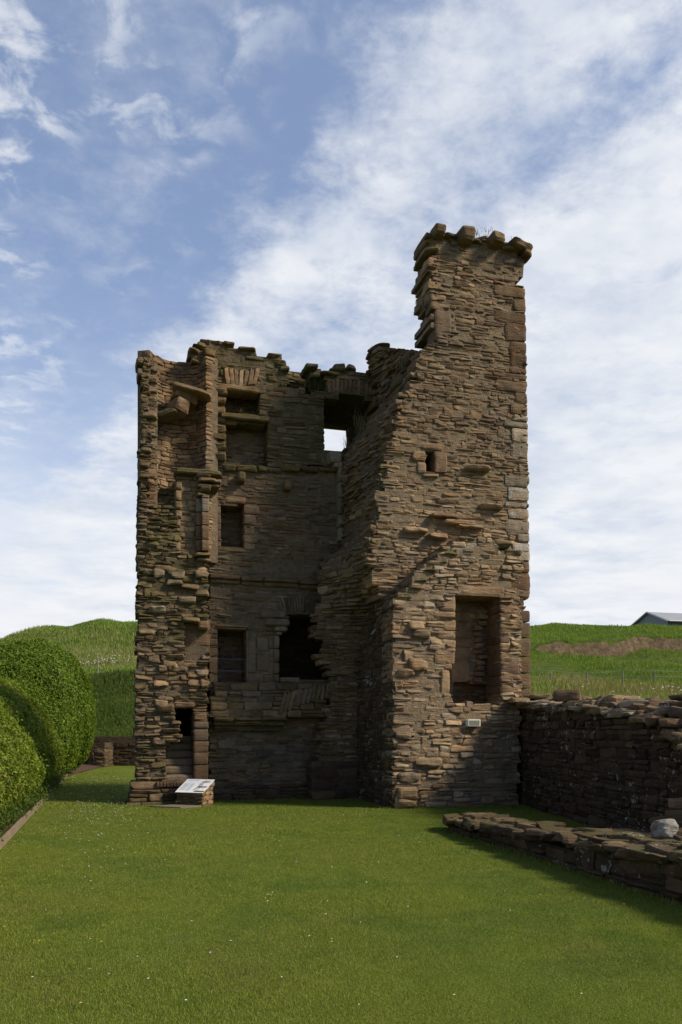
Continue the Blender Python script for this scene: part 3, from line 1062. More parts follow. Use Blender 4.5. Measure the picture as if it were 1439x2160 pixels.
for y0, y1 in [(1328, 1346), (1347, 1362), (1363, 1384), (1385, 1420), (1421, 1440)]:
    block_w(S, 441, y0, 459, y1, E_W, 0.05, 0.4, None, 12, 0.4, 0.04, (rng.uniform(0.1, 0.5), rng.uniform(0.75, 0.95), 0.1, 0.02))
for x0, x1, y0, y1 in [(519, 540, 1332, 1420), (541, 566, 1345, 1372), (541, 570, 1374, 1415), (519, 556, 1421, 1441), (557, 587, 1424, 1442), (566, 586, 1340, 1368), (568, 586, 1369, 1396), (566, 586, 1397, 1423)]:
    block_w(S, x0, y0, x1, y1, E_W, 0.05, 0.4, None, 13, 0.35, 0.03, (0.85, rng.uniform(0.55, 0.7), 0.06, 0.02))
block_w(S, 455, 1319, 524, 1324, E_W, 0.10, 0.4, None, 10, 0.4, 0.02, (0.4, 0.8, 0.1, 0))
block_w(S, 458, 1324, 521, 1328, E_W, 0.06, 0.4, None, 10, 0.4, 0.02, (0.4, 0.8, 0.1, 0))
block_w(S, 518.5, 1330, 523, 1440, E_W, 0.09, 0.4, None, 10, 0.3, 0.02, (0.85, 0.65, 0.06, 0))
S.build('doorway_surround', tower)
mb = MB()
for y in (1390, 1415):
    a = PW(458, y, E_W + 0.15)
    b = PW(520, y + 1, E_W + 0.15)
    mb.tube([(*UW(a[0], E_W + 0.15), a[1]), (*UW(b[0], E_W + 0.15), b[1])], 0.009)
mb.build('iron_bars', IRON, tower)

# fireplace with a moulded jamb
S = Stones()
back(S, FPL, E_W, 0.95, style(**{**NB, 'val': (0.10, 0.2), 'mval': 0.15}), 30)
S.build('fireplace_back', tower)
S = Stones()
jt = lambda: (0.85, rng.uniform(0.62, 0.75), 0.04, 0.02)
for y0, y1 in [(1341, 1368), (1369, 1397), (1398, 1422), (1423, 1438)]:
    block_w(S, 576, y0, 588, y1, E_W, 0.13, 0.5, None, 8, 0.4, 0.03, jt())
block_w(S, 580, 1334, 594, 1341, E_W, 0.15, 0.5, None, 5, 0.4, 0.03, jt())
block_w(S, 576, 1322, 606, 1334, E_W, 0.17, 0.5, None, 4.5, 0.4, 0.05, jt())
block_w(S, 556, 1306, 612, 1322, E_W, 0.17, 0.5, None, 5, 0.4, 0.05, jt())
block_w(S, 546, 1290, 603, 1306, E_W, 0.12, 0.5, None, 6, 0.5, 0.12, jt())
block_w(S, 588, 1429, 632, 1440, E_W, 0.1, 0.5, None, 10, 0.4, 0.04, jt())
S.build('fireplace_jamb', tower)
S = Stones()
fan(S, [(590, 1293), (625, 1294), (668, 1296)], [(578, 1262), (620, 1254), (672, 1262)], 15, E_W, 0.06, lambda: (rng.random(), rng.uniform(0.5, 0.7), 0.1, 0.02))
S.build('fireplace_arch', tower)

# pale jamb and corbel of the upper fireplace, on the right
S = Stones()
pt = lambda: (0.95, rng.uniform(0.72, 0.85), 0.12, 0.10)
for y0, y1 in [(986, 1016), (1016, 1050), (1050, 1085), (1085, 1112), (1112, 1142)]:
    block_w(S, 714, y0 + .5, 724, y1 - .5, 2.9, 0.05, 0.35, None, 12, 0.3, 0.02, pt())
block_w(S, 693, 952, 722, 977, 2.9, 0.08, 0.5, None, 4.5, 0.6, 0.14, pt())
block_w(S, 704, 972, 724, 988, 2.9, 0.06, 0.5, None, 5, 0.6, 0.12, pt())
S.build('upper_fireplace_jamb', tower)

# ledges, corbels and vault springing on the rear wall
S = Stones()
x = 470
while x < 700:
    l = rng.uniform(22, 50)
    yy = 984 + (x - 470) * 0.03 + rng.uniform(-3, 3)
    block_w(S, x, yy, x + l, yy + rng.uniform(8, 15), E_W, rng.uniform(0.08, 0.2), 0.4, None, 6, 1.2, 0.25, (rng.random(), 0.75, 0.65, 0.05))
    x += l
S.build('floor_ledge', tower)
for x0, y0 in [(499, 1000), (595, 1018)]:
    S = Stones()
    block_w(S, x0, y0, x0 + 17, y0 + 20, E_W, 0.26, 0.5, None, 5, 0.7, 0.08, (0.5, 0.7, 0.55, 0.02))
    S.build('floor_corbel', tower)
S = Stones()
x = 440
while x < 668:
    l = rng.uniform(40, 80)
    yy = 1214 + (x - 440) * 0.06
    block_w(S, x, yy, min(x + l, 684), yy + 9, E_W, 0.15, 0.4, None, 9, 0.8, 0.06, (0.3, 0.55, 0.35, 0.02))
    block_w(S, x, yy + 9, min(x + l, 684), yy + 18, E_W, 0.08, 0.4, None, 9, 0.8, 0.06, (0.3, 0.6, 0.25, 0.02))
    x += l
S.build('string_course', tower)
S = Stones()
VS = style(hue=(0.2, 0.9), val=(0.5, 0.75), moss=0.42, lich=0.05, prot=(-0.03, 0.08), ch=(0.1, 0.2), ln=(0.3, 0.8), thick=0.5, rag=0.08, recess=0.02, mval=0.6)
loft(S, [(443, 1440, 3.05), (444, 1462, 2.9), (445, 1490, 2.74), (446, 1512, 2.7)], [(700, 1436, 3.05), (700, 1450, 2.9), (700, 1462, 2.8), (690, 1470, 2.75)], VS)
loft(S, [(448, 1510, 2.72), (452, 1526, 2.85), (452, 1540, 3.0)], [(610, 1512, 2.72), (600, 1526, 2.85), (590, 1540, 3.0)], VS)
fan(S, [(585, 1510), (630, 1490), (692, 1474)], [(600, 1462), (640, 1452), (696, 1440)], 11, 2.72, 0.07, lambda: (rng.random(), rng.uniform(0.5, 0.7), 0.25, 0.15))
for x, y, l, h in [(515, 1545, 50, 14), (640, 1560, 40, 12), (540, 1580, 36, 16), (575, 1578, 30, 14), (610, 1576, 40, 10), (585, 1596, 34, 12), (622, 1592, 30, 12), (500, 1572, 30, 14), (545, 1604, 40, 12), (600, 1612, 36, 10), (636, 1606, 24, 12), (458, 1560, 40, 20)]:
    block_w(S, x, y, x + l, y + h, E_W, 0.05, 0.3, None, 8, 0.8, 0.12, (0.9, rng.uniform(0.45, 0.7), 0.0, 0.06))
S.build('vault_springing', tower)

# ---- torn left wall with its stair
FST = style(hue=(0, 1), val=(0.42, 0.78), mval=0.7, moss=0.34, lich=0.12, prot=(-0.015, 0.085), ch=(0.045, 0.12), ln=(0.14, 0.42), rag=0.04, thick=1.2, recess=0.002, rough=1.3, warp=0.3, wave=0.06)  # values lowered to stand in for softer light, over real weathering and moss
FLOW = [(288, 1350), (440, 1350), (440, 1692), (284, 1692), (285, 1500)]
stair_door = [(371, 1494), (407, 1494), (407, 1652), (352, 1652), (350, 1600), (352, 1574), (378, 1556), (380, 1532), (370, 1522)]
S = Stones()
wall_w(S, F_W, FLOW, [stair_door, [(391, 1312), (436, 1312), (436, 1388), (391, 1388)]], FST)
FMID = style(**{**FST, 'moss': 0.6, 'val': (0.45, 0.8)})
wall_w(S, F_W, [(292, 1120), (322, 1128), (345, 1120), (372, 1140), (378, 1170), (440, 1186), (440, 1350), (288, 1350), (290, 1200)], [[(391, 1312), (436, 1312), (436, 1352), (391, 1352)]], FMID)
# narrow torn strip left of the stair well
FSTRIP = style(**{**FST, 'moss': 0.3, 'ln': (0.12, 0.3), 'prot': (0.0, 0.08)})
wall_w(S, F_W, [(300, 752), (316, 754), (318, 800), (312, 880), (318, 930), (321, 960), (318, 1010), (312, 1060), (306, 1125), (291, 1125), (292, 1000), (294, 950), (297, 880), (299, 800)], [], FSTRIP)
for x, y, l, h, p in [(286, 754, 18, 16, 0.05), (289, 776, 14, 17, 0.05), (294, 945, 26, 12, 0.12), (297, 872, 36, 12, 0.12), (299, 905, 16, 36, 0.03), (292, 955, 26, 10, 0.06), (292, 975, 24, 12, 0.1), (293, 1000, 22, 10, 0.1)]:
    block_w(S, x, y, x + l, y + h, F_W, p, 0.6, None, 5, 1.0, 0.2, (rng.random(), 0.8, 0.5, 0.08))
# bulky stones in the torn face
for _ in range(46):
    x, y = rng.uniform(290, 425), rng.uniform(1190, 1640)
    if 340 < x < 440 and 1480 < y < 1660 or 360 < x < 440 and 1290 < y < 1400:
        continue
    l = rng.uniform(18, 40)
    block_w(S, x, y, min(x + l, 440), y + rng.uniform(9, 18), F_W, rng.uniform(0.07, 0.15), 0.5, None, 7, 1.2, 0.3, (rng.random(), rng.uniform(0.7, 1.05), 0.35 if y < 1400 else 0.1, 0.08))
for x, y, l, h in [(355, 1548, 30, 9), (340, 1536, 40, 10), (345, 1558, 34, 8), (360, 1520, 22, 9)]:
    block_w(S, x, y, x + l, y + h, F_W, 0.14, 0.5, FST, 5, 1.0, 0.25)
block_w(S, 366, 1480, 412, 1493, F_W, 0.06, 0.6, None, 8, 0.8, 0.08, (0.1, 0.9, 0.02, 0.03))
block_w(S, 384, 1303, 422, 1313, F_W, 0.14, 0.5, None, 6, 0.9, 0.15, (0.4, 0.8, 0.4, 0.03))
block_w(S, 418, 1310, 440, 1328, F_W, 0.12, 0.5, None, 6, 0.9, 0.15, (0.4, 0.8, 0.4, 0.03))
S.build('stair_wall', tower)
S = Stones()
wall_w(S, F_W + 0.22, [(385, 1306), (445, 1306), (445, 1394), (385, 1394)], [], style(**{**NB, 'ch': (0.22, 0.34), 'ln': (0.3, 0.5), 'hue': (0, 0.2), 'val': (0.85, 1.1), 'moss': 0.1, 'prot': (0, 0.015), 'big': 0}))
S.build('wall_recess', tower)

# round stair well, hollow towards the room
S = Stones()
ul, _ = PW(314, 950, F_W)
ur, _ = PW(441, 950, F_W)
uc, rad = (ul + ur) / 2, (ur - ul) / 2
zt = PW(350, 752, F_W + 0.6)[1]
zl = PW(350, 1130, F_W + 0.6)[1]
WELL_U = style(hue=(0, 0.7), val=(0.65, 0.95), moss=0.18, lich=0.12, prot=(0, 0.03), ch=(0.06, 0.13), ln=(0.16, 0.4), thick=0.3, recess=0.015, rag=0.02, mval=0.8, big=0.04, depth=0.18)
WELL_L = style(**{**WELL_U, 'hue': (0.0, 0.45), 'val': (0.9, 1.2), 'moss': 0.03, 'lich': 0.0, 'mval': 1.0})
zsplit = PW(350, 900, F_W + 0.6)[1]
ph = np.linspace(math.pi * 0.88, math.pi * 0.10, 11)
for st, a, b in ((WELL_L, zl - 0.6, zsplit), (WELL_U, zsplit, zt)):
    for z0, z1 in courses(a, b, st):
        path = [UW(uc + rad * 1.02 * math.cos(p), F_W + 0.05 + rad * 1.15 * math.sin(p)) for p in ph]
        fill_path(S, path, z0, z1, st, ends=(False, False))
S.build('stair_well', tower)
S = Stones()
for _ in range(30):
    x, y = rng.uniform(306, 372), rng.uniform(1068, 1140)
    w = F_W + max(0, (1125 - y)) / 72 * 0.3
    l = rng.uniform(20, 44)
    block_w(S, x - l / 3, y, x + l * 0.67, y + rng.uniform(10, 20), w, 0.05, 0.6, None, 5, 1.2, 0.3, (rng.random(), 0.75, 0.75, 0.08))
loft(S, [(308, 1146, 2.6), (306, 1110, 2.64), (308, 1078, 2.78), (312, 1046, 3.1)], [(376, 1146, 2.6), (376, 1096, 2.64), (376, 1058, 2.78), (376, 1022, 3.1)], style(**{**FMID, 'moss': 0.8}))
S.build('stair_rubble', tower)

# remains of the turning steps
def slab(S, pts, w0, w1, th, tint, drop=0.0):
    """a step: plan quad between two traced ends at different depth"""
    (xa, ya), (xb, yb) = pts
    ua, za = PW(xa, ya, w0)
    ub, zb = PW(xb, yb, w1)
    A3, B3 = np.array([*UW(ua, w0), za]), np.array([*UW(ub, w1), zb])
    c = (A3 + B3) / 2
    d = B3 - A3
    L = np.linalg.norm(d)
    d /= L
    Nn = np.array([d[1], -d[0], 0])
    Nn /= np.linalg.norm(Nn)
    S.add(c - Nn * 0.12, d, Nn, (L / 2 + 0.05, 0.26, th), tint, 7, 0.9, 0.14)
S = Stones()
slab(S, ((368, 812), (440, 834)), 2.75, 2.7, 0.055, (0.5, 0.95, 0.5, 0.15))
slab(S, ((372, 830), (412, 848)), 2.9, 3.0, 0.10, (0.2, 1.0, 0.15, 0.12))
slab(S, ((370, 852), (392, 862)), 2.75, 2.85, 0.15, (0.1, 1.05, 0.05, 0.2))
slab(S, ((322, 880), (372, 868)), 2.95, 2.8, 0.06, (0.6, 0.75, 0.6, 0.3))
S.build('stair_step', tower)

# flat panel, chamfered shaft and its corbels between stair and room
S = Stones()
PN = style(hue=(0.1, 0.8), val=(0.8, 1.05), moss=0.06, lich=0.04, prot=(0, 0.035), ch=(0.07, 0.16), ln=(0.16, 0.4), thick=0.4, rag=0.02, recess=0.012, mval=0.95)
wall_w(S, F_W + 0.1, [(370, 1000), (441, 1000), (441, 1184), (378, 1176), (371, 1150)], [], PN)
for y0, y1 in [(1016, 1034), (1035, 1056), (1057, 1075), (1076, 1094), (1095, 1112), (1113, 1140), (1141, 1165)]:
    block_w(S, 369, y0, 384 - (y0 > 1090) * 3, y1, F_W + 0.06, 0.06, 0.4, None, 5, 0.7, 0.1, (rng.random(), 0.85, 0.4, 0.03))
block_w(S, 369, 990, 470, 1003, F_W, 0.10, 0.6, None, 7, 1.0, 0.10, (0.6, 0.8, 0.75, 0.03))
S.build('stair_panel', tower)
S = Stones()
for k, (y0, y1) in enumerate([(1054, 1082), (1083, 1110), (1111, 1140), (1141, 1164)]):
    ti = (0.1 if k else 0.9, rng.uniform(0.75, 0.9), 0.12, 0.02)
    block_w(S, 424, y0, 440, y1, F_W, 0.16, 0.5, None, 14, 0.25, 0.02, ti)
    block_w(S, 413, y0, 424, y1, F_W + 0.06, 0.12, 0.5, None, 14, 0.25, 0.02, (ti[0], ti[1] * 0.95, 0.12, 0.02))
for x, y, l, h, p in [(412, 1004, 32, 8, .2), (416, 1012, 40, 9, .22), (414, 1022, 34, 9, .16), (420, 1030, 24, 10, .18), (414, 1041, 22, 8, .12), (440, 1014, 26, 8, .2), (444, 1024, 18, 8, .15), (424, 1046, 18, 9, .15), (410, 1168, 32, 8, .22), (414, 1177, 26, 8, .14)]:
    block_w(S, x, y, x + l, y + h, F_W, p, 0.6, None, 6, 0.9, 0.2, (rng.random(), 0.8, 0.35, 0.03))
S.build('stair_shaft', tower)

# stair doorway: post and steps
S = Stones()
for y0, y1 in [(1522, 1536), (1537, 1562), (1563, 1586), (1587, 1612), (1613, 1655)]:
    block_w(S, 408, y0, 439, y1, F_W, 0.13 if y0 == 1522 else 0.10, 0.6, None, 14, 0.3, 0.02, (0.85 if y0 < 1560 else 0.4, rng.uniform(0.62, 0.75), 0.05, 0.03))
block_w(S, 408, 1504, 436, 1521, F_W, 0.10, 0.6, None, 8, 0.8, 0.08, (0.2, 0.85, 0.02, 0.03))
S.build('door_post', tower)
for k, (y0, y1) in enumerate([(1634, 1654), (1616, 1634), (1600, 1616), (1584, 1600), (1568, 1584), (1552, 1568)]):
    S = Stones()
    block_w(S, 344, y0, 410, y1, F_W + 0.05 + k * 0.13, 0.05, 0.7, None, 10, 0.6, 0.05, (0.85, rng.uniform(0.6, 0.75), 0.06, 0.05))
    S.build('step', tower)
mb = MB()      # black box painted as the unlit passage behind the steps
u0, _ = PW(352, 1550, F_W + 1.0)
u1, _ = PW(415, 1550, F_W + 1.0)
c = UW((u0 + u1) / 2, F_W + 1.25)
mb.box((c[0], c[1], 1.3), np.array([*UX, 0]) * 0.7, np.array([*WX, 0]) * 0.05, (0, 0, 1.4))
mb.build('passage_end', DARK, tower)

# spread footing
S = Stones()
PL = style(hue=(0, 0.6), val=(0.42, 0.62), moss=0.3, lich=0.06, prot=(-0.02, 0.1), ch=(0.09, 0.18), ln=(0.25, 0.8), thick=0.6, rag=0.05, recess=0.04, mval=0.5)
loft(S, [(283, 1648, 2.55), (278, 1668, 2.45), (271, 1692, 2.32), (271, 1698, 2.32)], [(441, 1654, 2.55), (441, 1670, 2.5), (441, 1698, 2.4)], PL)
for k in range(12):
    x = 330 + k * 7
    block_w(S, x, 1649 + k * 0.2, x + 6.4, 1660, 2.5, 0.06, 0.3, None, 10, 0.3, 0.03, (0.1, 0.5, 0.02, 0.02))
E2 = style(hue=(0, 0.6), val=(0.35, 0.55), moss=0.1, lich=0.1, prot=(0, 0.06), ch=(0.1, 0.2), ln=(0.3, 0.8), thick=0.5, rag=0.03, recess=0.03, mval=0.4)
loft(S, [(440, 1662, 3.0), (440, 1690, 2.9)], [(662, 1654, 3.0), (662, 1682, 2.9)], E2)
S.build('wall_footing', tower)
mb = MB()
p0, p1 = PW(356, 1664, 2.38), PW(390, 1671, 2.38)
c = UW((p0[0] + p1[0]) / 2, 2.3)
mb.box((c[0], c[1], (p0[1] + p1[1]) / 2), np.array([*UX, 0]) * (p1[0] - p0[0]) / 2, np.array([*WX, 0]) * 0.06, (0, 0, abs(p0[1] - p1[1]) / 2))
mb.build('drain_slot', DARK, tower)  # black block painted as the shade inside the slot

# outer sides and rough body behind, for the tower's bulk
OUT = style(hue=(0, 0.8), val=(0.6, 0.9), moss=0.15, lich=0.15, ch=(0.1, 0.2), ln=(0.3, 0.8), thick=0.5, prot=(0, 0.04), big=0.02)
S = Stones()
ubr = PW(1110, 900, B_W)[0] + 0.02
fill_plane(S, UW(ubr, B_W + 0.1), WX, [(0.05, 2.0), (4.0, 2.0), (4.0, 8.6), (2.4, 9.0), (1.0, 10.0), (0.9, 11.2), (0.05, 11.2)], [], OUT)
S.build('outer_side_wall', tower)
S = Stones()
for (xa, z0_, z1_) in ((289, 0.1, 3.0), (294, 3.0, 6.5), (300, 6.5, 9.7)):
    uo = PW(xa, 1300, F_W)[0] + 0.03
    fill_plane(S, UW(uo, 0), -WX, [(-3.7, z0_), (-2.64, z0_), (-2.64, z1_), (-3.7, z1_ + 0.1)], [], style(**{**OUT, 'thick': 0.3, 'ch': (0.06, 0.14), 'depth': 0.2, 'ln': (0.15, 0.4)}))
S.build('outer_left_face', tower)
mb = MB()
def bodybox(u0, u1, w0, w1, z0, z1):
    mb.prism([(*UW(u0, w0), z0), (*UW(u1, w0), z0), (*UW(u1, w1), z0), (*UW(u0, w1), z0)], [(*UW(u0, w0), z1), (*UW(u1, w0), z1), (*UW(u1, w1), z1), (*UW(u0, w1), z1)])
bodybox(0.95, ubr - 0.45, 1.5, 4.2, 0, 8.4)
bodybox(0.40, 1.0, 1.9, 3.6, 0, 7.0)
ull = PW(288, 1300, F_W)[0]
bodybox(ull + 0.35, ull + 1.6, 3.45, 4.5, 0, 9.6)
mb.build('wall_core', MORTAR, tower)

# ================================================================== boundary wall on the right
BW0 = np.array([3.89, 17.7])
BWT = np.array([0.081, -1.0]) / np.linalg.norm([0.081, -1.0])       # towards the camera
BWN = np.array([BWT[1], -BWT[0]])                                    # faces the lawn (left)
bw = thing('boundary_wall', (4.2, 14, 0), 'long dark ruined rubble wall with broken lichened top running from the tower corner', 'wall')
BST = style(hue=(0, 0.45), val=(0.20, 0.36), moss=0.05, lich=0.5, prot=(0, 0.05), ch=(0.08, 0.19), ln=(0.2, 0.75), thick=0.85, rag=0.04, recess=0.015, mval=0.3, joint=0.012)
S = Stones()
prof = [(-0.5, 0), (9.6, 0), (9.6, 0.9), (8.2, 1.0), (7.4, 1.25), (6.9, 1.40), (6.3, 1.66), (5.3, 1.84), (4.2, 1.90), (3.4, 1.98), (2.0, 1.98), (1.0, 2.04), (0.4, 2.1), (-0.5, 2.12)]
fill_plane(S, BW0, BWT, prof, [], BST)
S.build('wall_face', bw)
S = Stones()
def bwtop(s):
    return float(np.interp(s, [-0.1, 0.4, 1, 2, 3.4, 4.2, 5.3, 6.3, 6.9, 7.4, 8.2, 9.6], [2.12, 2.1, 2.04, 1.98, 1.98, 1.9, 1.84, 1.66, 1.4, 1.25, 1.0, 0.9]))
for s in np.arange(-0.1, 9.6, 0.13):
    for dep in (0.06, 0.26, 0.48, 0.7):
        ss = s + rng.uniform(-0.08, 0.08)
        rise = 0.16 * math.sin(min(dep / 0.6, 1) * math.pi / 2) * rng.uniform(0.6, 1.2)
        if s > 6:
            rise *= 2.2
        p = BW0 + BWT * ss - BWN * (dep + rng.uniform(-0.06, 0.06))
        a = rng.uniform(-0.5, 0.5)
        Xd = np.array([BWT[0] * math.cos(a) - BWT[1] * math.sin(a), BWT[0] * math.sin(a) + BWT[1] * math.cos(a), rng.normal(0, 0.06)])
        Xd /= np.linalg.norm(Xd)
        Nd = np.array([Xd[1], -Xd[0], rng.normal(0, 0.05)])
        Nd /= np.linalg.norm(Nd)
        ln = rng.uniform(0.10, 0.28)
        S.add((p[0], p[1], bwtop(ss) + rise - 0.02), Xd, Nd, (ln, rng.uniform(0.09, 0.18), rng.uniform(0.03, 0.075)),
              (rng.random(), rng.uniform(0.5, 0.95), rng.uniform(0.0, 0.35), rng.uniform(0.2, 1.1)), 6, 1.2, 0.28)
S.build('broken_top', bw)
S = Stones()
for (px, py, d, w, h) in [(1136, 1470, 17.5, 0.5, 0.05), (1095, 1478, 17.4, 0.4, 0.06), (1128, 1483, 17.2, 0.7, 0.04), (1160, 1490, 16.4, 0.6, 0.05), (1150, 1476, 17.6, 0.3, 0.07)]:
    p = at(px, py, d)
    S.add((p[0], p[1] + 0.1, p[2]), (1, 0.1, 0), (0.1, -1, 0), (w / 2, 0.3, h), (0.4, 0.8, 0.3, 1.0), 6, 1.1, 0.25)
S.build('top_slabs', bw)

# dressed blocks lying on that wall
def loose(name, px, py, d, half, rot, tint, label, cat='stone block', k=9, rough=0.7, warp=0.08, group=None):
    S = Stones()
    p = at(px, py, d)
    X = (math.cos(rot), math.sin(rot), 0)
    N = (math.sin(rot), -math.cos(rot), 0)
    S.add(p, X, N, half, tint, k, rough, warp)
    o = S.build(name)
    tag(o, label, cat, group)
    return o
loose('dressed_block', 1196, 1468, 15.4, (0.245, 0.2, 0.11), -0.25, (0.05, 0.75, 0.1, 0.45), 'squared grey stone block on the broken wall top nearest the tower', group='blocks on the boundary wall')
loose('dressed_block', 1341, 1494, 12.9, (0.23, 0.17, 0.115), -0.45, (0.95, 0.95, 0.05, 0.35), 'pale squared block on the wall top right of the taller grey block', group='blocks on the boundary wall')
loose('dressed_block', 1436, 1497, 12.0, (0.10, 0.16, 0.07), 0.2, (0.0, 0.5, 0.05, 0.1), 'dark block on the wall top at the right picture edge', group='blocks on the boundary wall')

# ================================================================== low ruined wall in front
LW0 = np.array([1.70, 13.30])
LWT = np.array([0.2414, -0.9704])
LWN = np.array([LWT[1], -LWT[0]])
lw = thing('low_ruined_wall', (2.4, 10.5, 0), 'knee high ruined wall of flat weathered slabs crossing the lawn edge', 'low wall')
S = Stones()
LST = style(hue=(0, 0.5), val=(0.26, 0.42), moss=0.12, lich=0.5, prot=(0, 0.06), ch=(0.1, 0.2), ln=(0.25, 0.8), thick=0.5, rag=0.05, recess=0.01, mval=0.35, rough=1.1)
def lwtop(s):
    return float(np.interp(s, [0, 0.5, 1.5, 3, 4.5, 6, 7.5], [0.13, 0.17, 0.22, 0.27, 0.34, 0.42, 0.5]))
fill_plane(S, LW0, LWT, [(0, -0.05), (7.5, -0.05), (7.5, 0.46), (6, 0.38), (4.5, 0.30), (3, 0.23), (1.5, 0.17), (0.5, 0.11), (0, 0.08)], [], LST)
fill_plane(S, LW0 - LWN * 0.62, -LWT, [(0, -0.05), (-7.5, -0.05), (-7.5, 0.4), (-3, 0.2), (0, 0.05)], [], LST)
S.build('wall_face', lw)
S = Stones()
s = 0.0
while s < 7.5:
    for dep in (0.08, 0.24, 0.40, 0.56):
        ss = s + rng.uniform(-0.1, 0.1)
        p = LW0 + LWT * ss - LWN * (0.85 * dep + rng.uniform(-0.05, 0.05))
        a = rng.uniform(-0.45, 0.45)
        Xd = np.array([LWT[0] * math.cos(a) - LWT[1] * math.sin(a), LWT[0] * math.sin(a) + LWT[1] * math.cos(a), rng.normal(0, 0.05)])
        Xd /= np.linalg.norm(Xd)
        Nd = np.array([Xd[1], -Xd[0], rng.normal(0, 0.06)])
        Nd /= np.linalg.norm(Nd)
        S.add((p[0], p[1], lwtop(ss) + rng.uniform(-0.05, 0.06) + (0.02 if dep > 0.2 else 0)), Xd, Nd,
              (rng.uniform(0.10, 0.30), rng.uniform(0.09, 0.18), rng.uniform(0.025, 0.06)),
              (rng.uniform(0, 0.6), rng.uniform(0.30, 0.58), rng.uniform(0.0, 0.5), rng.uniform(0.1, 0.6)), rng.uniform(8, 14), 1.1, 0.3)
    s += 0.16
S.build('top_slabs', lw, cube_template(12, 4, 5))
# heap at its near end, beyond the white boulder
S = Stones()
for (px, py, d, hx, hy, hz, v, li) in [(1330, 1775, 9.9, .28, .2, .10, .5, .2), (1300, 1790, 9.6, .3, .2, .09, .55, .2), (1345, 1800, 9.2, .3, .16, .09, .5, .5), (1432, 1770, 9.3, .2, .25, .12, .6, .3), (1436, 1695, 10.2, .16, .14, .07, 1.0, .5),
                                      (1430, 1725, 10.0, .18, .2, .10, .6, .3), (1400, 1738, 10.1, .2, .2, .1, .45, .2), (1440, 1748, 9.8, .14, .16, .1, .55, .2), (1420, 1800, 8.7, .3, .2, .08, .55, .4), (1440, 1832, 8.2, .26, .2, .07, .8, .8), (1385, 1805, 9.0, .25, .2, .08, .5, .4), (1445, 1790, 9.2, .2, .2, .15, .5, .3)]:
    p = at(px, py, d)
    a = rng.uniform(-0.5, 0.5)
    S.add(p, (math.cos(a), math.sin(a), 0.05), (math.sin(a), -math.cos(a), 0.0), (hx * 0.8, hy * 0.8, hz * 0.9), (rng.uniform(0, 0.5), v, 0.3, li), 9, 1.1, 0.35)
S.add((3.65, 9.3, 0.15), (0.24, -0.97, 0), (-0.97, -0.24, 0), (1.6, 0.45, 0.22), (0.3, 0.4, 0.3, 0.2), 6, 2.0, 0.2)
S.build('stone_heap', lw, cube_template(12, 4, 5))
S = Stones()
p = at(1402, 1752, 9.3)
S.add(p, (0.95, 0.25, -0.12), (0.25, -0.95, 0.1), (0.11, 0.15, 0.125), (0.95, 0.8, 0.05, 1.5), 3.2, 1.8, 0.2)
tag(S.build('white_boulder', None, cube_template(14, 10, 10)), 'pale lichen covered boulder lying on the low slab wall', 'boulder')

# ================================================================== walls far left behind the hedge
rw = thing('retaining_wall', (-8, 37, 0), 'dark low stone retaining wall under the grassy bank behind the hedge', 'wall')
S = Stones()
RST = style(hue=(0, 0.4), val=(0.16, 0.28), moss=0.15, lich=0.2, ch=(0.12, 0.24), ln=(0.3, 0.8), thick=0.5, prot=(0, 0.05), mval=0.35, rag=0.03)
fill_plane(S, (-12.5, 37.0), (1, 0), [(0, -0.1), (10, -0.1), (10, 1.5), (3.5, 1.42), (2.4, 1.30), (1.0, 1.36), (0, 1.36)], [], RST)
S.build('wall_face', rw)
S = Stones()
RS2 = style(**{**RST, 'val': (0.35, 0.6), 'moss': 0.4})
fill_plane(S, (-10.95, 35.9), (1, -0.12), [(0, -0.1), (0.75, -0.1), (0.75, 1.05), (0.3, 1.0), (0, 0.8)], [], RS2)
fill_plane(S, (-10.21, 35.81), (0.02, 1), [(0, -0.1), (1.2, -0.1), (1.2, 1.05), (0, 1.05)], [], RS2)
S.build('wall_return', rw)

# ================================================================== ground
def grid_mesh(name, x0, x1, y0, y1, nx, ny, zf, mat, tintf=None):
    xs, ys = np.linspace(x0, x1, nx), np.linspace(y0, y1, ny)
    Xg, Yg = np.meshgrid(xs, ys)
    xy = np.stack([Xg.ravel(), Yg.ravel()], -1)
    z = zf(xy)
    v = np.column_stack([xy, z])
    i = np.arange(nx * ny).reshape(ny, nx)
    f = np.stack([i[:-1, :-1], i[:-1, 1:], i[1:, 1:], i[1:, :-1]], -1).reshape(-1, 4)
    me = np_mesh(name, v, [f], [mat], None, tintf(xy, z) if tintf else None, True)
    return link(name, me)

def n2(xy, s, seed=0.0, oct=3):
    return fbm(np.column_stack([xy * s, np.full(len(xy), seed)]), oct)

m, t = new_mat('mown_turf')
geo = t.n('ShaderNodeNewGeometry')
pos = geo.outputs['Position']
a_ = t.noise(pos, 0.35, 5, 0.6)
b_ = t.noise(pos, 3.0, 6, 0.7)
c_ = t.noise(pos, 60, 3, 0.7)
base = t.ramp(b_, [(0.25, (0.095, 0.135, 0.014)), (0.5, (0.145, 0.195, 0.024)), (0.75, (0.195, 0.225, 0.042))])
base = t.mix(t.sstep(a_, 0.4, 0.65), base, t.vm('MULTIPLY', base, (1.25, 1.12, 1.0)))
base = t.mix(t.sstep(c_, 0.45, 0.7), t.vm('MULTIPLY', base, (0.5, 0.55, 0.5)), base)
finish(t, base, 0.95, t.m('ADD', c_, b_), 0.8, 0.03, 0.1)
TURF = m
lawn = grid_mesh('lawn', -14, 10, -6, 38, 160, 290, lambda xy: 0.012 * n2(xy, 0.5), TURF)
tag(lawn, None, None, None, 'structure')

def lerp(x, xs, ys):
    return np.interp(x, xs, ys)

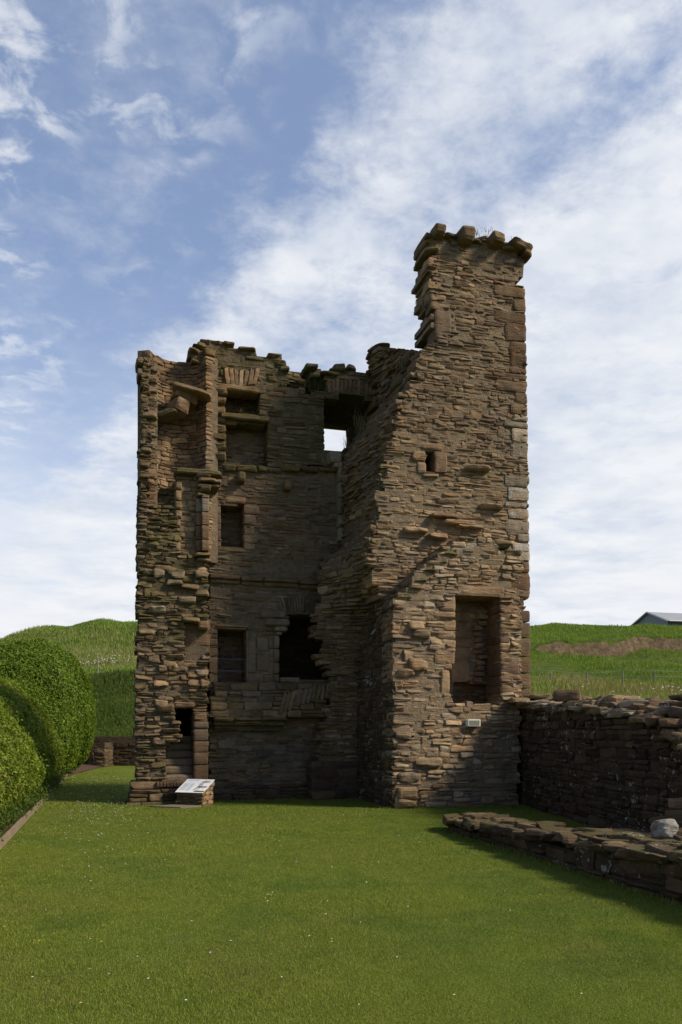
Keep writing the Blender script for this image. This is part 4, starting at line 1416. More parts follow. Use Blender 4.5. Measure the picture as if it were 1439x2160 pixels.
def sm(x, a, b):
    q_ = np.clip((x - a) / (b - a), 0, 1)
    return q_ * q_ * (3 - 2 * q_)

def hill_base(xy):
    x, y = xy[:, 0], xy[:, 1]
    zl = lerp(y, [30, 37.35, 37.6, 39, 43, 46, 50, 55, 59, 62, 66, 75, 120, 600], [-0.8, -0.6, 1.15, 1.9, 4.4, 5.0, 5.7, 6.9, 8.6, 9.7, 10.0, 9.5, 7, 7])
    # the mound sinks to the left
    crest = lerp(x, [-60, -34, -26, -22.5, -19, -14], [3.0, 5.5, 7.6, 9.0, 10.0, 10.4])
    zl = np.where(zl > crest - 1.0, crest - 1.0 + (zl - crest + 1.0) * np.exp(-np.maximum(zl - crest + 1.0, 0) * 0.35), zl)
    zr = lerp(y, [-20, 10, 24, 42, 50, 58, 61, 75, 80, 140, 170, 600], [0.55, 0.9, 2.05, 3.75, 5.05, 6.6, 8.2, 10.65, 11.2, 17.9, 18.6, 20])
    bank_y = 1.2 * n2(np.column_stack([x, x * 0]), 0.09, 3.0)
    k = sm(x, -3.0, 3.5)
    return zl * (1 - k) + zr * k

def bank_sel(xy):
    """strip where the turf has slipped off the bank: 0..1"""
    x, y = xy[:, 0], xy[:, 1]
    mid = 59.6 + 0.8 * n2(np.column_stack([x, x * 0]), 0.22, 5.0) + (x - 14) * 0.14
    half = np.interp(x, [13.6, 15.2, 20, 30, 60], [0.0, 0.3, 0.38, 0.32, 0.28])
    dd = (y - mid) / np.maximum(half, 1e-3)
    return np.where(half > 0.01, np.clip(1.25 - np.abs(dd), 0, 1), 0), dd

def hill_z(xy):
    z = hill_base(xy)
    s_, dd = bank_sel(xy)
    x, y = xy[:, 0], xy[:, 1]
    far = sm(y, 36, 44)
    und = np.where(xy[:, 0] < 0, 0.14, 0.30) * n2(xy, 0.16, 2.0) + 0.16 * n2(xy, 0.5, 4.0)
    z = z + und * np.where(x < 0, far, sm(y, 26, 40)) * np.where(y > 90, 0.3, 1)
    z = z + np.clip(dd, -1, 1) * 0.55 * np.exp(-np.maximum(np.abs(dd) - 1, 0) * 0.8) * (np.abs(dd) < 8) * (x > 13)
    z = z + s_ * 0.14 * n2(xy, 2.2, 8.0)
    return z

m, t = new_mat('rough_pasture')
geo = t.n('ShaderNodeNewGeometry')
pos = geo.outputs['Position']
at_ = t.n('ShaderNodeAttribute', attribute_name='tint')
sp = t.n('ShaderNodeSeparateColor')
t.put(sp.inputs[0], at_.outputs['Color'])
a_ = t.noise(pos, 0.22, 5, 0.65)
b_ = t.noise(pos, 1.6, 6, 0.7)
base = t.ramp(a_, [(0.3, (0.090, 0.140, 0.018)), (0.5, (0.125, 0.175, 0.028)), (0.7, (0.180, 0.185, 0.050))])
base = t.mix(t.sstep(b_, 0.4, 0.7), t.vm('MULTIPLY', base, (0.6, 0.65, 0.6)), base)
soil = t.ramp(t.noise(pos, 2.4, 7, 0.75), [(0.3, (0.085, 0.060, 0.032)), (0.5, (0.19, 0.135, 0.080)), (0.75, (0.30, 0.225, 0.145))])
sf = t.sstep(t.m('ADD', sp.outputs[0], t.m('MULTIPLY', t.m('SUBTRACT', t.noise(pos, 1.4, 5, 0.7), 0.5), 0.9)), 0.52, 0.66)
base = t.mix(sf, base, soil)
finish(t, base, 0.95, t.m('ADD', b_, t.noise(pos, 5, 6, 0.8)), 1.0, 0.25, 0.1)
PASTURE = m

def hill_tint(xy, z):
    s_, _ = bank_sel(xy)
    return np.column_stack([s_, s_ * 0, s_ * 0, np.ones(len(xy))])
# the hillside: near parts finely gridded, one sheet
hxs = np.unique(np.concatenate([np.linspace(-300, -60, 25), np.linspace(-60, -30, 41), np.linspace(-30, -2, 90), np.linspace(-2, 5, 12), np.linspace(5, 40, 190), np.linspace(40, 90, 70), np.linspace(90, 300, 25)]))
hys = np.unique(np.concatenate([np.linspace(12, 37.3, 50), np.linspace(37.3, 37.7, 5), np.linspace(37.7, 56, 80), np.linspace(56, 64, 60), np.linspace(64, 90, 80), np.linspace(90, 180, 46), np.linspace(180, 900, 25)]))
Xg, Yg = np.meshgrid(hxs, hys)
xy = np.stack([Xg.ravel(), Yg.ravel()], -1)
z = hill_z(xy)
# keep the sheet below the lawn inside the castle yard
yard = (xy[:, 0] < 4.95 + 0.081 * (17.7 - np.minimum(xy[:, 1], 17.7))) & (xy[:, 1] < 37.4) & (xy[:, 0] > -60)
z = np.where(yard, -0.6, z)
i = np.arange(len(hxs) * len(hys)).reshape(len(hys), len(hxs))
f = np.stack([i[:-1, :-1], i[:-1, 1:], i[1:, 1:], i[1:, :-1]], -1).reshape(-1, 4)
hill = link('hillside', np_mesh('hillside', np.column_stack([xy, z]), [f], [PASTURE], None, hill_tint(xy, z), True))
tag(hill, None, None, None, 'structure')
# base ground to the horizon
mb = MB()
mb.poly([(-3000, -3000, -0.9), (3000, -3000, -0.9), (3000, 3000, -0.9), (-3000, 3000, -0.9)])
tag(mb.build('ground', PASTURE), None, None, None, 'structure')
# soil bed under the hedge
def edge_x(y):
    """timber edging line of the lawn on the left"""
    return np.interp(y, [-6, 11.2, 28.0, 31, 37], [0.18, -4.60, -9.27, -9.75, -10.4])
ys = np.linspace(-5, 36.8, 120)
rows = [np.column_stack([edge_x(ys) - o, ys, np.full_like(ys, h) + (0.02 * fbm(np.column_stack([ys * 3, ys * 0 + o, ys * 0]), 2) if o > 0.1 else 0)]) for o, h in ((0.03, 0.02), (0.3, 0.05), (0.8, 0.10), (2.0, 0.2), (5.0, 0.4))]
v = np.concatenate(rows)
n = len(ys)
f = np.concatenate([np.stack([np.arange(n - 1) + k * n, np.arange(1, n) + k * n, np.arange(1, n) + (k + 1) * n, np.arange(n - 1) + (k + 1) * n], -1) for k in range(4)])
tag(link('planting_bed', np_mesh('planting_bed', v, [f[:, ::-1]], [SOIL], None, None, True)), None, None, None, 'structure')
mb = MB()
pts = [(float(edge_x(y)), float(y)) for y in (2.0, 6.0, 11.2, 14.0, 18, 22, 26, 28.2)]
eb = thing('timber_edging', (-6, 18, 0), 'weathered timber board edging between the lawn and the hedge bed', 'edging')
for a, b in zip(pts[:-1], pts[1:]):
    mb = MB()
    d = np.array(b) - np.array(a)
    L = np.linalg.norm(d)
    d /= L
    nn_ = np.array([d[1], -d[0]])
    c = (np.array(a) + np.array(b)) / 2
    h = rng.uniform(0.055, 0.065)
    mb.box((c[0], c[1], h - 0.0), (d[0] * (L / 2 - 0.003), d[1] * (L / 2 - 0.003), rng.uniform(-0.004, 0.004)), (nn_[0] * 0.018, nn_[1] * 0.018, 0), (0, 0, h))
    mb.build('board', BOARD, eb, 0.004)

# ================================================================== information panel
PD = np.array([0.359, 0.933])
PWd = np.array([0.933, -0.359])
pc = np.array([-2.906, 17.39])           # near right corner of the plinth
ip = thing('information_panel', (-3.1, 17.6, 0), 'low sloping white information panel on a small stone plinth', 'sign')
S = Stones()
pst_shaded = style(hue=(0.2, 1), val=(0.40, 0.6), moss=0.4, lich=0.12, ch=(0.08, 0.12), ln=(0.12, 0.24), thick=0.25, prot=(0, 0.02), recess=0.012, mval=0.5, rag=0.01, depth=0.12)  # front stones coloured dark, its shade put into their value
pst_lit = style(**{**pst_shaded, 'val': (1.0, 1.3), 'mval': 1.0, 'moss': 0.25, 'hue': (0.5, 1)})  # brighter copy of the same stone, painting the right side as lit
W0, D0 = 0.64, 0.46
def pp(a, b):
    return pc - PWd * a + PD * b
fill_plane(S, pp(W0, 0), PWd, [(0, -0.02), (W0, -0.02), (W0, 0.265), (0, 0.265)], [], pst_shaded)
fill_plane(S, pp(0, 0), PD, [(0, -0.02), (D0, -0.02), (D0, 0.485), (D0 - 0.02, 0.485), (0, 0.25)], [], pst_lit)
fill_plane(S, pp(0, D0), -PWd, [(0, -0.02), (W0, -0.02), (W0, 0.47), (0, 0.47)], [], style(**{**pst_shaded, 'thick': 0.05, 'depth': 0.05}))
S.build('plinth', ip, cube_template(5, 3, 3))
f0, b0 = 0.285, 0.535
def onp(a, b, lift=0.0):
    """point on the sloping board: a from left 0..1, b from front 0..1"""
    p = pp(W0 + 0.01 - a * (W0 + 0.03), -0.03 + b * (D0 + 0.05))
    sl = np.array([-PD[0] * (b0 - f0), -PD[1] * (b0 - f0), D0 + 0.05])
    sl /= np.linalg.norm(sl)
    return np.array([p[0], p[1], f0 + (b0 - f0) * b]) + sl * lift
mb = MB()
mb.prism([onp(0, 0, -0.012), onp(1, 0, -0.012), onp(1, 1, -0.012), onp(0, 1, -0.012)], [onp(0, 0), onp(1, 0), onp(1, 1), onp(0, 1)])
board = mb.build('panel_board', PANELW, ip)
def ink(name, polys, mat, lift=0.002):
    mb = MB()
    for pl in polys:
        mb.poly([onp(a, b, lift) for a, b in pl])
    mb.build(name, mat, board)
def text_on(name, body, fn, size, mat, parent, spacing=1.0):
    cu = bpy.data.curves.new(name, 'FONT')
    cu.body = body
    cu.size = 1.0
    cu.space_character = spacing
    o = bpy.data.objects.new(name, cu)
    COL.objects.link(o)
    dg = bpy.context.evaluated_depsgraph_get()
    me = bpy.data.meshes.new_from_object(o.evaluated_get(dg))
    bpy.data.objects.remove(o)
    for v in me.vertices:
        q_ = fn(v.co.x * size, v.co.y * size)
        v.co = q_
    me.materials.clear()
    me.materials.append(mat)
    return link(name, me, parent)
text_on('heading', 'TOWER', lambda x, y: Vector(onp(0.07 + x, 0.855 + y * 1.25, 0.003)), 0.085, INK, board, 1.55)
text_on('heading', 'HOUSE', lambda x, y: Vector(onp(0.07 + x, 0.735 + y * 1.25, 0.003)), 0.058, INKPALE, board, 1.5)
lines = []
for c0, c1, r0, n_ in [(0.06, 0.27, 0.65, 15), (0.30, 0.46, 0.65, 16)]:
    for r in range(n_):
        y_ = r0 - r * 0.035
        e = c1 - rng.uniform(0, 0.05) * (1 if r % 5 == 4 else 0.3)
        lines.append([(c0, y_), (e, y_), (e, y_ + 0.013), (c0, y_ + 0.013)])
ink('body_text', lines, INKPALE)
def blob(cx_, cy_, rx, ry, rot, n_=14, j=0.25):
    o = []
    for k_ in range(n_):
        a = k_ * 2 * math.pi / n_
        r = 1 + rng.uniform(-j, j)
        x_, y_ = rx * r * math.cos(a), ry * r * math.sin(a)
        o.append((cx_ + x_ * math.cos(rot) - y_ * math.sin(rot), cy_ + x_ * math.sin(rot) + y_ * math.cos(rot)))
    return o
ink('site_plan', [blob(0.67, 0.50, 0.38, 0.055, 1.35, 18, 0.2), blob(0.77, 0.82, 0.14, 0.06, 0.2)], TAN, 0.003)
ink('site_plan_detail', [blob(0.66 + rng.uniform(-0.05, 0.09), rng.uniform(0.25, 0.85), 0.024, 0.034, rng.uniform(0, 3), 7, 0.4) for _ in range(10)], BLUEP, 0.004)
ink('site_plan_ruins', [blob(0.68 + rng.uniform(-0.06, 0.12), rng.uniform(0.22, 0.92), 0.012, 0.022, rng.uniform(0, 3), 6, 0.5) for _ in range(24)], INK, 0.005)
ink('site_plan_building', [[(0.80, 0.33), (0.92, 0.30), (0.94, 0.40), (0.84, 0.44)]], PALEB, 0.0045)

# paving slab before the panel
mb = MB()
q4 = [pp(0.98, -0.50), pp(0.20, -0.52), pp(-0.0, -0.02), pp(0.66, 0.0)]
mb.prism([(p[0], p[1], -0.02) for p in q4], [(p[0], p[1], 0.022) for p in q4])
o = mb.build('paving_slab', PAVE, None, 0.006)
tag(o, 'flat brown paving slab set in the grass before the panel', 'paving slab')

# plaque on the doorway wall
pq = thing('wall_plaque', (*UW(1.0, -0.1), 1.7), 'small pale framed plaque fixed to the lit wall below the doorway', 'plaque')
def plq(name, x0, y0, x1, y1, w, th, mat, bev=0.0):
    u0, z0 = PW(x0, y1, w)
    u1, z1 = PW(x1, y0, w)
    mb = MB()
    c = UW((u0 + u1) / 2, w + th / 2)
    mb.box((*c, (z0 + z1) / 2), np.array([*UX, 0]) * (u1 - u0) / 2, np.array([*WX, 0]) * th / 2, (0, 0, (z1 - z0) / 2))
    return mb.build(name, mat, pq, bev)
plq('frame', 988, 1518, 1014, 1532.3, -0.155, 0.14, PLQ_FRAME, 0.008)
plq('face', 990.2, 1519.6, 1012, 1530.4, -0.159, 0.01, PLQ_FACE)
mb = MB()
for k, (xa, xb, h) in enumerate([(994.5, 1009, 1.1), (991.5, 1009, 0.6), (991.5, 1011, 0.6), (991.5, 1010.6, 0.6), (991.5, 1003, 0.6)]):
    y = [1520.6, 1523.4, 1525.3, 1527.1, 1528.8][k]
    x = xa
    while x < xb:
        l = rng.uniform(1.2, 2.6)
        u0, z0 = PW(x, y + h, -0.1606)
        u1, z1 = PW(min(x + l, xb), y, -0.1606)
        c = [UW(u0, -0.1606), UW(u1, -0.1606)]
        mb.poly([(*c[0], z0), (*c[1], z0), (*c[1], z1), (*c[0], z1)])
        x += l + 0.45
mb.build('lettering', PLQ_TEXT, pq)

# ================================================================== fences
def post(name, px, pyb, d, top_py, parent, r=0.05):
    mb = MB()
    b = at(px, pyb, d)
    tp = at(px, top_py, d)
    mb.tube([(b[0], b[1], b[2] - 0.5), (b[0], b[1], tp[2])], r, 8)
    return mb.build(name, WOOD, parent), np.array([b[0], b[1], tp[2]])
fe = thing('wire_fence', (14, 43, 3.8), 'post and wire fence crossing the long grass below the slipped bank', 'fence')
tops = []
for px in (1060, 1163, 1239, 1314, 1381, 1456, 1530):
    d = 42.0 if px < 1350 else 40.5
    _, tp = post('post', px, 1452, d, 1413 if px != 1239 else 1417, fe, 0.034)
    tops.append(tp)
for dz in (0.03, 0.30):
    mb = MB()
    for a, b in zip(tops[:-1], tops[1:]):
        ps = [a + (b - a) * f_ - np.array([0, 0, dz + 0.05 * math.sin(f_ * math.pi)]) for f_ in np.linspace(0, 1, 6)]
        mb.tube(ps, 0.006, 4)
    mb.build('wire', WIRE, fe)
o, _ = post('fence_post', 206.5, 1420, 44, 1387, None, 0.035)
tag(o, 'single thin pale post standing on the grassy slope behind the hedge', 'post')

# ================================================================== barn on the skyline
bn = thing('farm_barn', (58, 140, 18), 'grey corrugated farm shed just showing over the hill crest', 'barn')
Rb, Lb = np.array([53.2, 135.0]), np.array([50.7, 145.0])
Mb_ = (Rb + Lb) / 2
ld = np.array([10.0, 2.5]) / np.hypot(10, 2.5)
ez, rz = 19.4, 21.4
LEN = 34.0
mb = MB()
mb.poly([(*Rb, 14), (*Lb, 14), (*Lb, ez), (*Mb_, rz - 0.05), (*Rb, ez)])
mb.build('gable_wall', CLAD, bn)
mb = MB()
e = Rb + ld * LEN
mb.poly([(*Rb, 14), (*e, 14), (*e, ez - 0.05), (*Rb, ez - 0.05)])
mb.build('side_wall', CLADD, bn)
mb = MB()
gd = (Lb - Rb) / np.linalg.norm(Lb - Rb)
for A_, sg in ((Rb, -1), (Lb, 1)):
    a, b = A_ + gd * sg * 0.3 - ld * 0.3, Mb_ - ld * 0.3
    q4 = [(*a, ez - 0.1), (*(a + ld * (LEN + 0.6)), ez - 0.1), (*(b + ld * (LEN + 0.6)), rz), (*b, rz)]
    mb.prism(q4, [(p[0], p[1], p[2] + 0.12) for p in q4])
mb.build('roof', ROOFM, bn)
mb = MB()
n0 = -ld * 0.42
mb.tube([(*(Rb - gd * 0.3 + n0), ez - 0.02), (*(Mb_ + n0), rz + 0.06), (*(Lb + gd * 0.3 + n0), ez - 0.02)], 0.14, 4)
mb.tube([(*(Rb - gd * 0.35), ez - 0.06), (*(Rb - gd * 0.35 + ld * LEN), ez - 0.06)], 0.12, 4)
mb.build('trim', TRIM, bn)

# ================================================================== leaves and grass
def tri_blades(name, base, height, width, lean, colr, mat=BLADE, seed=1, two=False):
    """one bent blade of two triangles-pairs at each base point"""
    r = np.random.default_rng(seed)
    n = len(base)
    yaw = r.uniform(0, 2 * math.pi, n)
    dirv = np.stack([np.cos(yaw), np.sin(yaw), np.zeros(n)], -1)
    la = r.uniform(0, 2 * math.pi, n)
    ld_ = np.stack([np.cos(la), np.sin(la), np.zeros(n)], -1) * (lean * height)[:, None]
    up = np.array([0, 0, 1.0])
    w = dirv * (width * 0.5)[:, None]
    top = base + up * (height * np.sqrt(np.maximum(1 - np.minimum(lean, 0.9) ** 2, 0.2)))[:, None] + ld_
    if not two:
        v = np.stack([base - w, base + w, top], 1).reshape(-1, 3)
        f = np.arange(3 * n).reshape(-1, 3)
        return link(name, np_mesh(name, v, [f], [mat], None, np.repeat(colr, 3, 0), False))
    midp = base + up * (height * 0.6)[:, None] + ld_ * 0.35
    v = np.stack([base - w, base + w, midp - w * 0.8, midp + w * 0.8, top], 1).reshape(-1, 3)
    i = np.arange(n)[:, None] * 5
    q_ = i + np.array([[0, 1, 3, 2]])
    tr = i + np.array([[2, 3, 4]])
    return link(name, np_mesh(name, v, [q_, tr], [mat], None, np.repeat(colr, 5, 0), False))

def mixcol(r, n, cols, jit=0.25):
    cols = np.array(cols)
    i = r.integers(0, len(cols), n)
    c = cols[i] * (1 + r.uniform(-jit, jit, (n, 1)))
    return np.column_stack([c, np.ones(n)])

# lawn blades: dense near the camera, thinning with distance
r = np.random.default_rng(11)
N = 800000
d = 3.3 * (34 / 3.3) ** r.random(N)
a = r.uniform(-0.45, 0.45, N)
bx, by = a * d, d
keep = bx > edge_x(by) + 0.03
keep &= ~((bx > LW0[0] + (by - LW0[1]) * (-0.2414 / 0.9704) - 0.02) & (bx < LW0[0] + (by - LW0[1]) * (-0.2414 / 0.9704) + 0.6) & (by < 13.3))
lu = (bx - C0[0]) * UX[0] + (by - C0[1]) * UX[1]
lwd = (bx - C0[0]) * WX[0] + (by - C0[1]) * WX[1]
keep &= ~((lu > -0.05) & (lwd > -0.08)) & ~((lwd > 2.85) & (lu > -5.1)) & ~((lwd > 2.2) & (lu < -3.3) & (lu > -5.2))
keep &= bx < 3.9 + 0.081 * (17.7 - by)
rel = np.column_stack([bx, by]) - pc
pa_, pb_ = -(rel @ PWd), rel @ PD
keep &= ~((pa_ > -0.06) & (pa_ < 1.0) & (pb_ > -0.55) & (pb_ < 0.5))
ed_ = ((lwd > -0.17) & (lu > -0.3) & (lu < 2.7) & (lwd < 0)) | (np.abs((bx - LW0[0]) * LWN[0] + (by - LW0[1]) * LWN[1] - 0.04) < 0.08) & (by < 13.4) | ((lwd > 2.70) & (lwd < 2.9) & (lu < 0.1)) | ((lwd > 2.05) & (lwd < 2.25) & (lu < -3.2))
ed_ = (ed_ & (r.random(N) < 0.6))[keep]
bx, by = bx[keep], by[keep]
n = len(bx)
xy = np.column_stack([bx, by])
zg = 0.012 * n2(xy, 0.5)
dd = by
h = (0.011 + 0.015 * r.random(n)) * (1 + 0.25 * n2(xy, 0.8, 9.0))
h[ed_] *= r.uniform(1.5, 4.0, ed_.sum())
wd = np.maximum(0.003, 0.0010 * dd) * r.uniform(0.7, 1.3, n)
cl = mixcol(r, n, [(0.188, 0.236, 0.026), (0.215, 0.264, 0.034), (0.240, 0.266, 0.046), (0.150, 0.205, 0.023), (0.26, 0.245, 0.07), (0.195, 0.248, 0.028)], 0.18)
pt_ = np.clip(0.5 + 0.6 * n2(xy, 0.9, 21.0), 0, 1)[:, None]
clov = np.clip((n2(xy, 1.3, 77.0) - 0.35) * 4, 0, 1)[:, None]
cl[:, :3] *= 1 - clov * np.array([0.38, 0.22, 0.2])
mo = np.clip(n2(xy, 1.7, 55.0) - 0.15, 0, 1)[:, None] * np.clip((9 - dd) / 5, 0, 1)[:, None]
brn = (r.random(n)[:, None] < 0.55 * mo + 0.03)
cl[:, :3] = np.where(brn, np.array([0.17, 0.125, 0.07]) * r.uniform(0.7, 1.3, (n, 1)), cl[:, :3])
cl[:, :3] = cl[:, :3] * (1 - 0.35 * pt_) + np.array([0.20, 0.19, 0.055]) * 0.35 * pt_
g_ = tri_blades('lawn_grass', np.column_stack([xy, zg - 0.004]), h, wd, r.uniform(0.1, 0.9, n), cl, BLADE, 12)
tag(g_, 'short mown green grass of the castle lawn', 'grass', None, 'stuff')

# daisies and a few yellow flowers
WHITE = plain('daisy_white', (0.72, 0.72, 0.68), 0.7, 0.05, 40, 0.05)
YEL = plain('buttercup_yellow', (0.55, 0.40, 0.02), 0.7, 0.05, 40, 0.05)
def flowers(name, pts, size, mat, label):
    v, f = [], []
    for (x_, y_), s_ in zip(pts, size):
        b = len(v)
        z_ = 0.036
        v.append((x_, y_, z_ + s_ * 0.25))
        for k in range(6):
            v.append((x_ + s_ * math.cos(k * math.pi / 3), y_ + s_ * math.sin(k * math.pi / 3), z_))
        f += [(b, b + 1 + k, b + 1 + (k + 1) % 6) for k in range(6)]
    o = link(name, np_mesh(name, np.array(v), [np.array(f)], [mat]))
    tag(o, label, 'flowers', None, 'stuff')
pts = []
while len(pts) < 300:
    px, py = r.normal(205, 60), 1640 + abs(r.normal(0, 75))
    dd_ = EYE * FP / (py - 1540)
    x_ = (px - 719.5) / FP * dd_
    if x_ > edge_x(dd_) + 0.1 and dd_ < 33 and not (px > 272 and py < 1702):
        pts.append((x_, dd_))
while len(pts) < 350:
    dd_ = 4.5 * (16 / 4.5) ** r.random()
    x_ = r.uniform(-0.42, 0.30) * dd_
    if x_ > edge_x(dd_) + 0.1 and x_ < LW0[0] + (dd_ - LW0[1]) * -0.249 - 0.1:
        if r.random() < 0.35 + 0.5 * (x_ < 0):
            pts.append((x_, dd_))
flowers('daisies', pts, [0.008 * (0.6 + 0.06 * p[1]) * r.uniform(0.7, 1.2) for p in pts], WHITE, 'scattered white daisies dotting the short lawn')
pts = [((px - 719.5) / FP * EYE * FP / (py - 1540), EYE * FP / (py - 1540)) for px, py in [(9, 1964), (82, 1994), (213, 1996), (190, 1990), (1317, 1750 + 165), (1140, 1895), (300, 1838), (560, 1902), (700, 1990), (940, 1950), (170, 2128)]]
flowers('buttercups', pts, [0.010] * len(pts), YEL, 'few small yellow flowers in the lawn')

# long meadow grass on the slopes
r = np.random.default_rng(21)
def wedge(n, a0, a1, d0, d1, pw=1.0):
    d = d0 + (d1 - d0) * r.random(n) ** pw
    a = r.uniform(a0, a1, n)
    return np.column_stack([a * d, d])
sets = []
XL = wedge(70000, -0.50, -0.20, 37.7, 50)
XL2 = wedge(75000, -0.50, -0.20, 50, 68)
XR = wedge(60000, 0.19, 0.50, 19, 45)
XR2 = wedge(90000, 0.19, 0.50, 45, 80)
xy = np.concatenate([XL, XL2, XR, XR2])
xy = xy[(xy[:, 0] < 0) | (xy[:, 0] > 5.3)]
s_, dd = bank_sel(xy)
soilm = s_ + 0.25 * n2(xy, 1.4, 6.0)
xy = xy[(soilm < 0.55)]
n = len(xy)
zz_ = hill_z(xy)
tall = np.clip(0.55 + 0.5 * n2(xy, 0.3, 31.0), 0.15, 1.3)
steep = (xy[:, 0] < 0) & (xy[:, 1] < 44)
h = (0.16 + 0.42 * r.random(n) ** 1.5) * tall * np.where(xy[:, 0] > 0, np.where(xy[:, 1] < 46, 1.15, 0.75), np.where(steep, 1.1, 0.9))
wd = (0.006 + 0.00042 * xy[:, 1]) * r.uniform(0.7, 1.4, n)
green = [(0.120, 0.190, 0.022), (0.145, 0.215, 0.028), (0.170, 0.230, 0.038), (0.090, 0.155, 0.020)]
straw = [(0.24, 0.20, 0.09), (0.29, 0.23, 0.115), (0.16, 0.165, 0.05), (0.20, 0.18, 0.065)]
cg, cs = mixcol(r, n, green), mixcol(r, n, straw)
pstraw = np.clip(0.22 + 0.55 * n2(xy, 0.16, 41.0), 0.02, 0.8)
pstraw = np.where((xy[:, 0] < 0) & (xy[:, 1] > 45) & (xy[:, 1] < 58), pstraw + 0.12, pstraw)
pstraw = np.where((xy[:, 0] > 0) & (xy[:, 1] < 47), pstraw + 0.10, pstraw)
pstraw = np.where((xy[:, 0] > 0) & (xy[:, 1] > 47), pstraw * 0.35, pstraw)
pstraw = np.where(steep, pstraw * 0.35, pstraw)
ws = (r.random(n) < pstraw)[:, None]
cl = np.where(ws, cs, cg)
upl = (xy[:, 0] < 0) & ~steep
cl[upl, :3] *= np.array([1.15, 1.30, 1.15])
cl[(xy[:, 0] > 0), :3] *= 1.2
cl[steep, :3] *= np.array([0.52, 0.56, 0.6])      # darker blades on the steep left bank
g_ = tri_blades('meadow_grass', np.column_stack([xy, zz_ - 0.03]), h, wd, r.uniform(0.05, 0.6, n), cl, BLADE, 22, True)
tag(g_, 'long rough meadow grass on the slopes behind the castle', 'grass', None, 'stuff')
# white umbels in the meadow
xyf = np.concatenate([np.column_stack([x_, y_]) for x_, y_ in [(r.normal(-13.5, 1.1, 90), r.uniform(45.5, 50, 90)), (r.normal(12.0, 1.2, 26), r.normal(30, 2, 26))]])
zf = hill_z(xyf) + r.uniform(0.35, 0.6, len(xyf))
v, f = [], []
for (x_, y_), z_ in zip(xyf, zf):
    b = len(v)
    s2 = r.uniform(0.025, 0.055)
    v.append((x_, y_, z_ + s2 * 0.5))
    for k in range(6):
        v.append((x_ + s2 * math.cos(k * math.pi / 3), y_ + s2 * math.sin(k * math.pi / 3), z_))
    f += [(b, b + 1 + k, b + 1 + (k + 1) % 6) for k in range(6)]
tag(link('meadow_flowers', np_mesh('meadow_flowers', np.array(v), [np.array(f)], [WHITE])), 'small white umbel flowers in the long meadow grass', 'flowers', None, 'stuff')

# ---- hedge and the taller clipped bush
def leaf_cloud(name, pts, nrm, size, cols, seed, parent=None):
    r = np.random.default_rng(seed)
    n = len(pts)
    rv = r.normal(size=(n, 3))
    nn_ = nrm * 0.9 + rv * 0.75
    nn_ /= np.linalg.norm(nn_, axis=1, keepdims=True)
    t1 = np.cross(nn_, r.normal(size=(n, 3)))
    t1 /= np.linalg.norm(t1, axis=1, keepdims=True)
    t2 = np.cross(nn_, t1)
    s_ = size[:, None]
    v = np.stack([pts - t1 * s_, pts + t2 * s_ * 0.45, pts + t1 * s_, pts - t2 * s_ * 0.45], 1).reshape(-1, 3)
    f = np.arange(4 * n).reshape(-1, 4)
    return link(name, np_mesh(name, v, [f], [LEAF], None, np.repeat(cols, 4, 0)), parent)

CORE = plain('hedge_inside', (0.020, 0.028, 0.008), 0.95, 0.4, 12, 0.5, 0.1)  # near-black sheet added inside the foliage to block light
hr = np.random.default_rng(31)
prof_o = np.array([0.34, 0.20, 0.18, 0.32, 0.54, 0.84, 1.30, 2.0, 3.0])
prof_z = np.array([0.10, 0.35, 0.75, 1.15, 1.52, 1.86, 2.16, 2.36, 2.42]) / 2.42
plen = np.concatenate([[0], np.cumsum(np.hypot(np.diff(prof_o), np.diff(prof_z * 2.42)))])
def hedge_h(y):
    return np.interp(y, [4, 10, 14, 20, 24, 27, 29.5], [1.9, 2.1, 2.35, 2.7, 3.05, 3.7, 4.2])
def hedge_pt(y, s):
    o = np.interp(s, plen, prof_o)
    zr_ = np.interp(s, plen, prof_z)
    x = edge_x(y) - o
    z_ = zr_ * hedge_h(y)
    lump = 0.15 * fbm(np.column_stack([x * 0.9, y * 0.9, z_ * 1.1]), 3) + 0.08 * fbm(np.column_stack([x * 3.2, y * 3.2, z_ * 3.2]), 2)
    do = np.interp(s + 0.05, plen, prof_o) - np.interp(s - 0.05, plen, prof_o)
    dz = (np.interp(s + 0.05, plen, prof_z) - np.interp(s - 0.05, plen, prof_z)) * 2.42
    nx, nz = dz, do
    L = np.hypot(nx, nz) + 1e-6
    ex = 0.962
    nrm = np.column_stack([nx / L * ex, nx / L * 0.27, np.clip(nz / L, -0.3, 1)])
    return np.column_stack([x, y, z_]) + nrm * lump[:, None], nrm
NH = 190000
y = 5 + (29.5 - 5) * hr.random(NH) ** 0.85
s = plen[-1] * hr.random(NH)
P, Nn = hedge_pt(y, s)
P = P - Nn * (np.abs(hr.normal(0, 0.055, NH)))[:, None] + Nn * 0.02
shoot = hr.random(NH) < 0.06
P[shoot] += (Nn[shoot] * 0.6 + np.array([0, 0, 0.7])) * np.abs(hr.normal(0, 0.07, shoot.sum()))[:, None]
hd = thing('clipped_hedge', (-7, 16, 0.1), 'long bright green clipped hedge filling the left picture edge', 'hedge')
sz = hr.uniform(0.022, 0.045, NH) * (0.75 + 0.02 * y)
lc = mixcol(hr, NH, [(0.135, 0.195, 0.016), (0.165, 0.230, 0.020), (0.200, 0.255, 0.028), (0.090, 0.140, 0.013), (0.215, 0.235, 0.040)], 0.25)
pat = n2(P[:, 1:3], 0.9, 3.0)[:, None]
lc[:, :3] *= 1 + 0.22 * np.clip(pat, -1, 1)
br = (hr.random(NH) < 0.05 * (P[:, 1] < 15))
lc[br, :3] = np.array([0.16, 0.10, 0.06])
leaf_cloud('foliage', P, Nn, sz, lc, 32, hd)
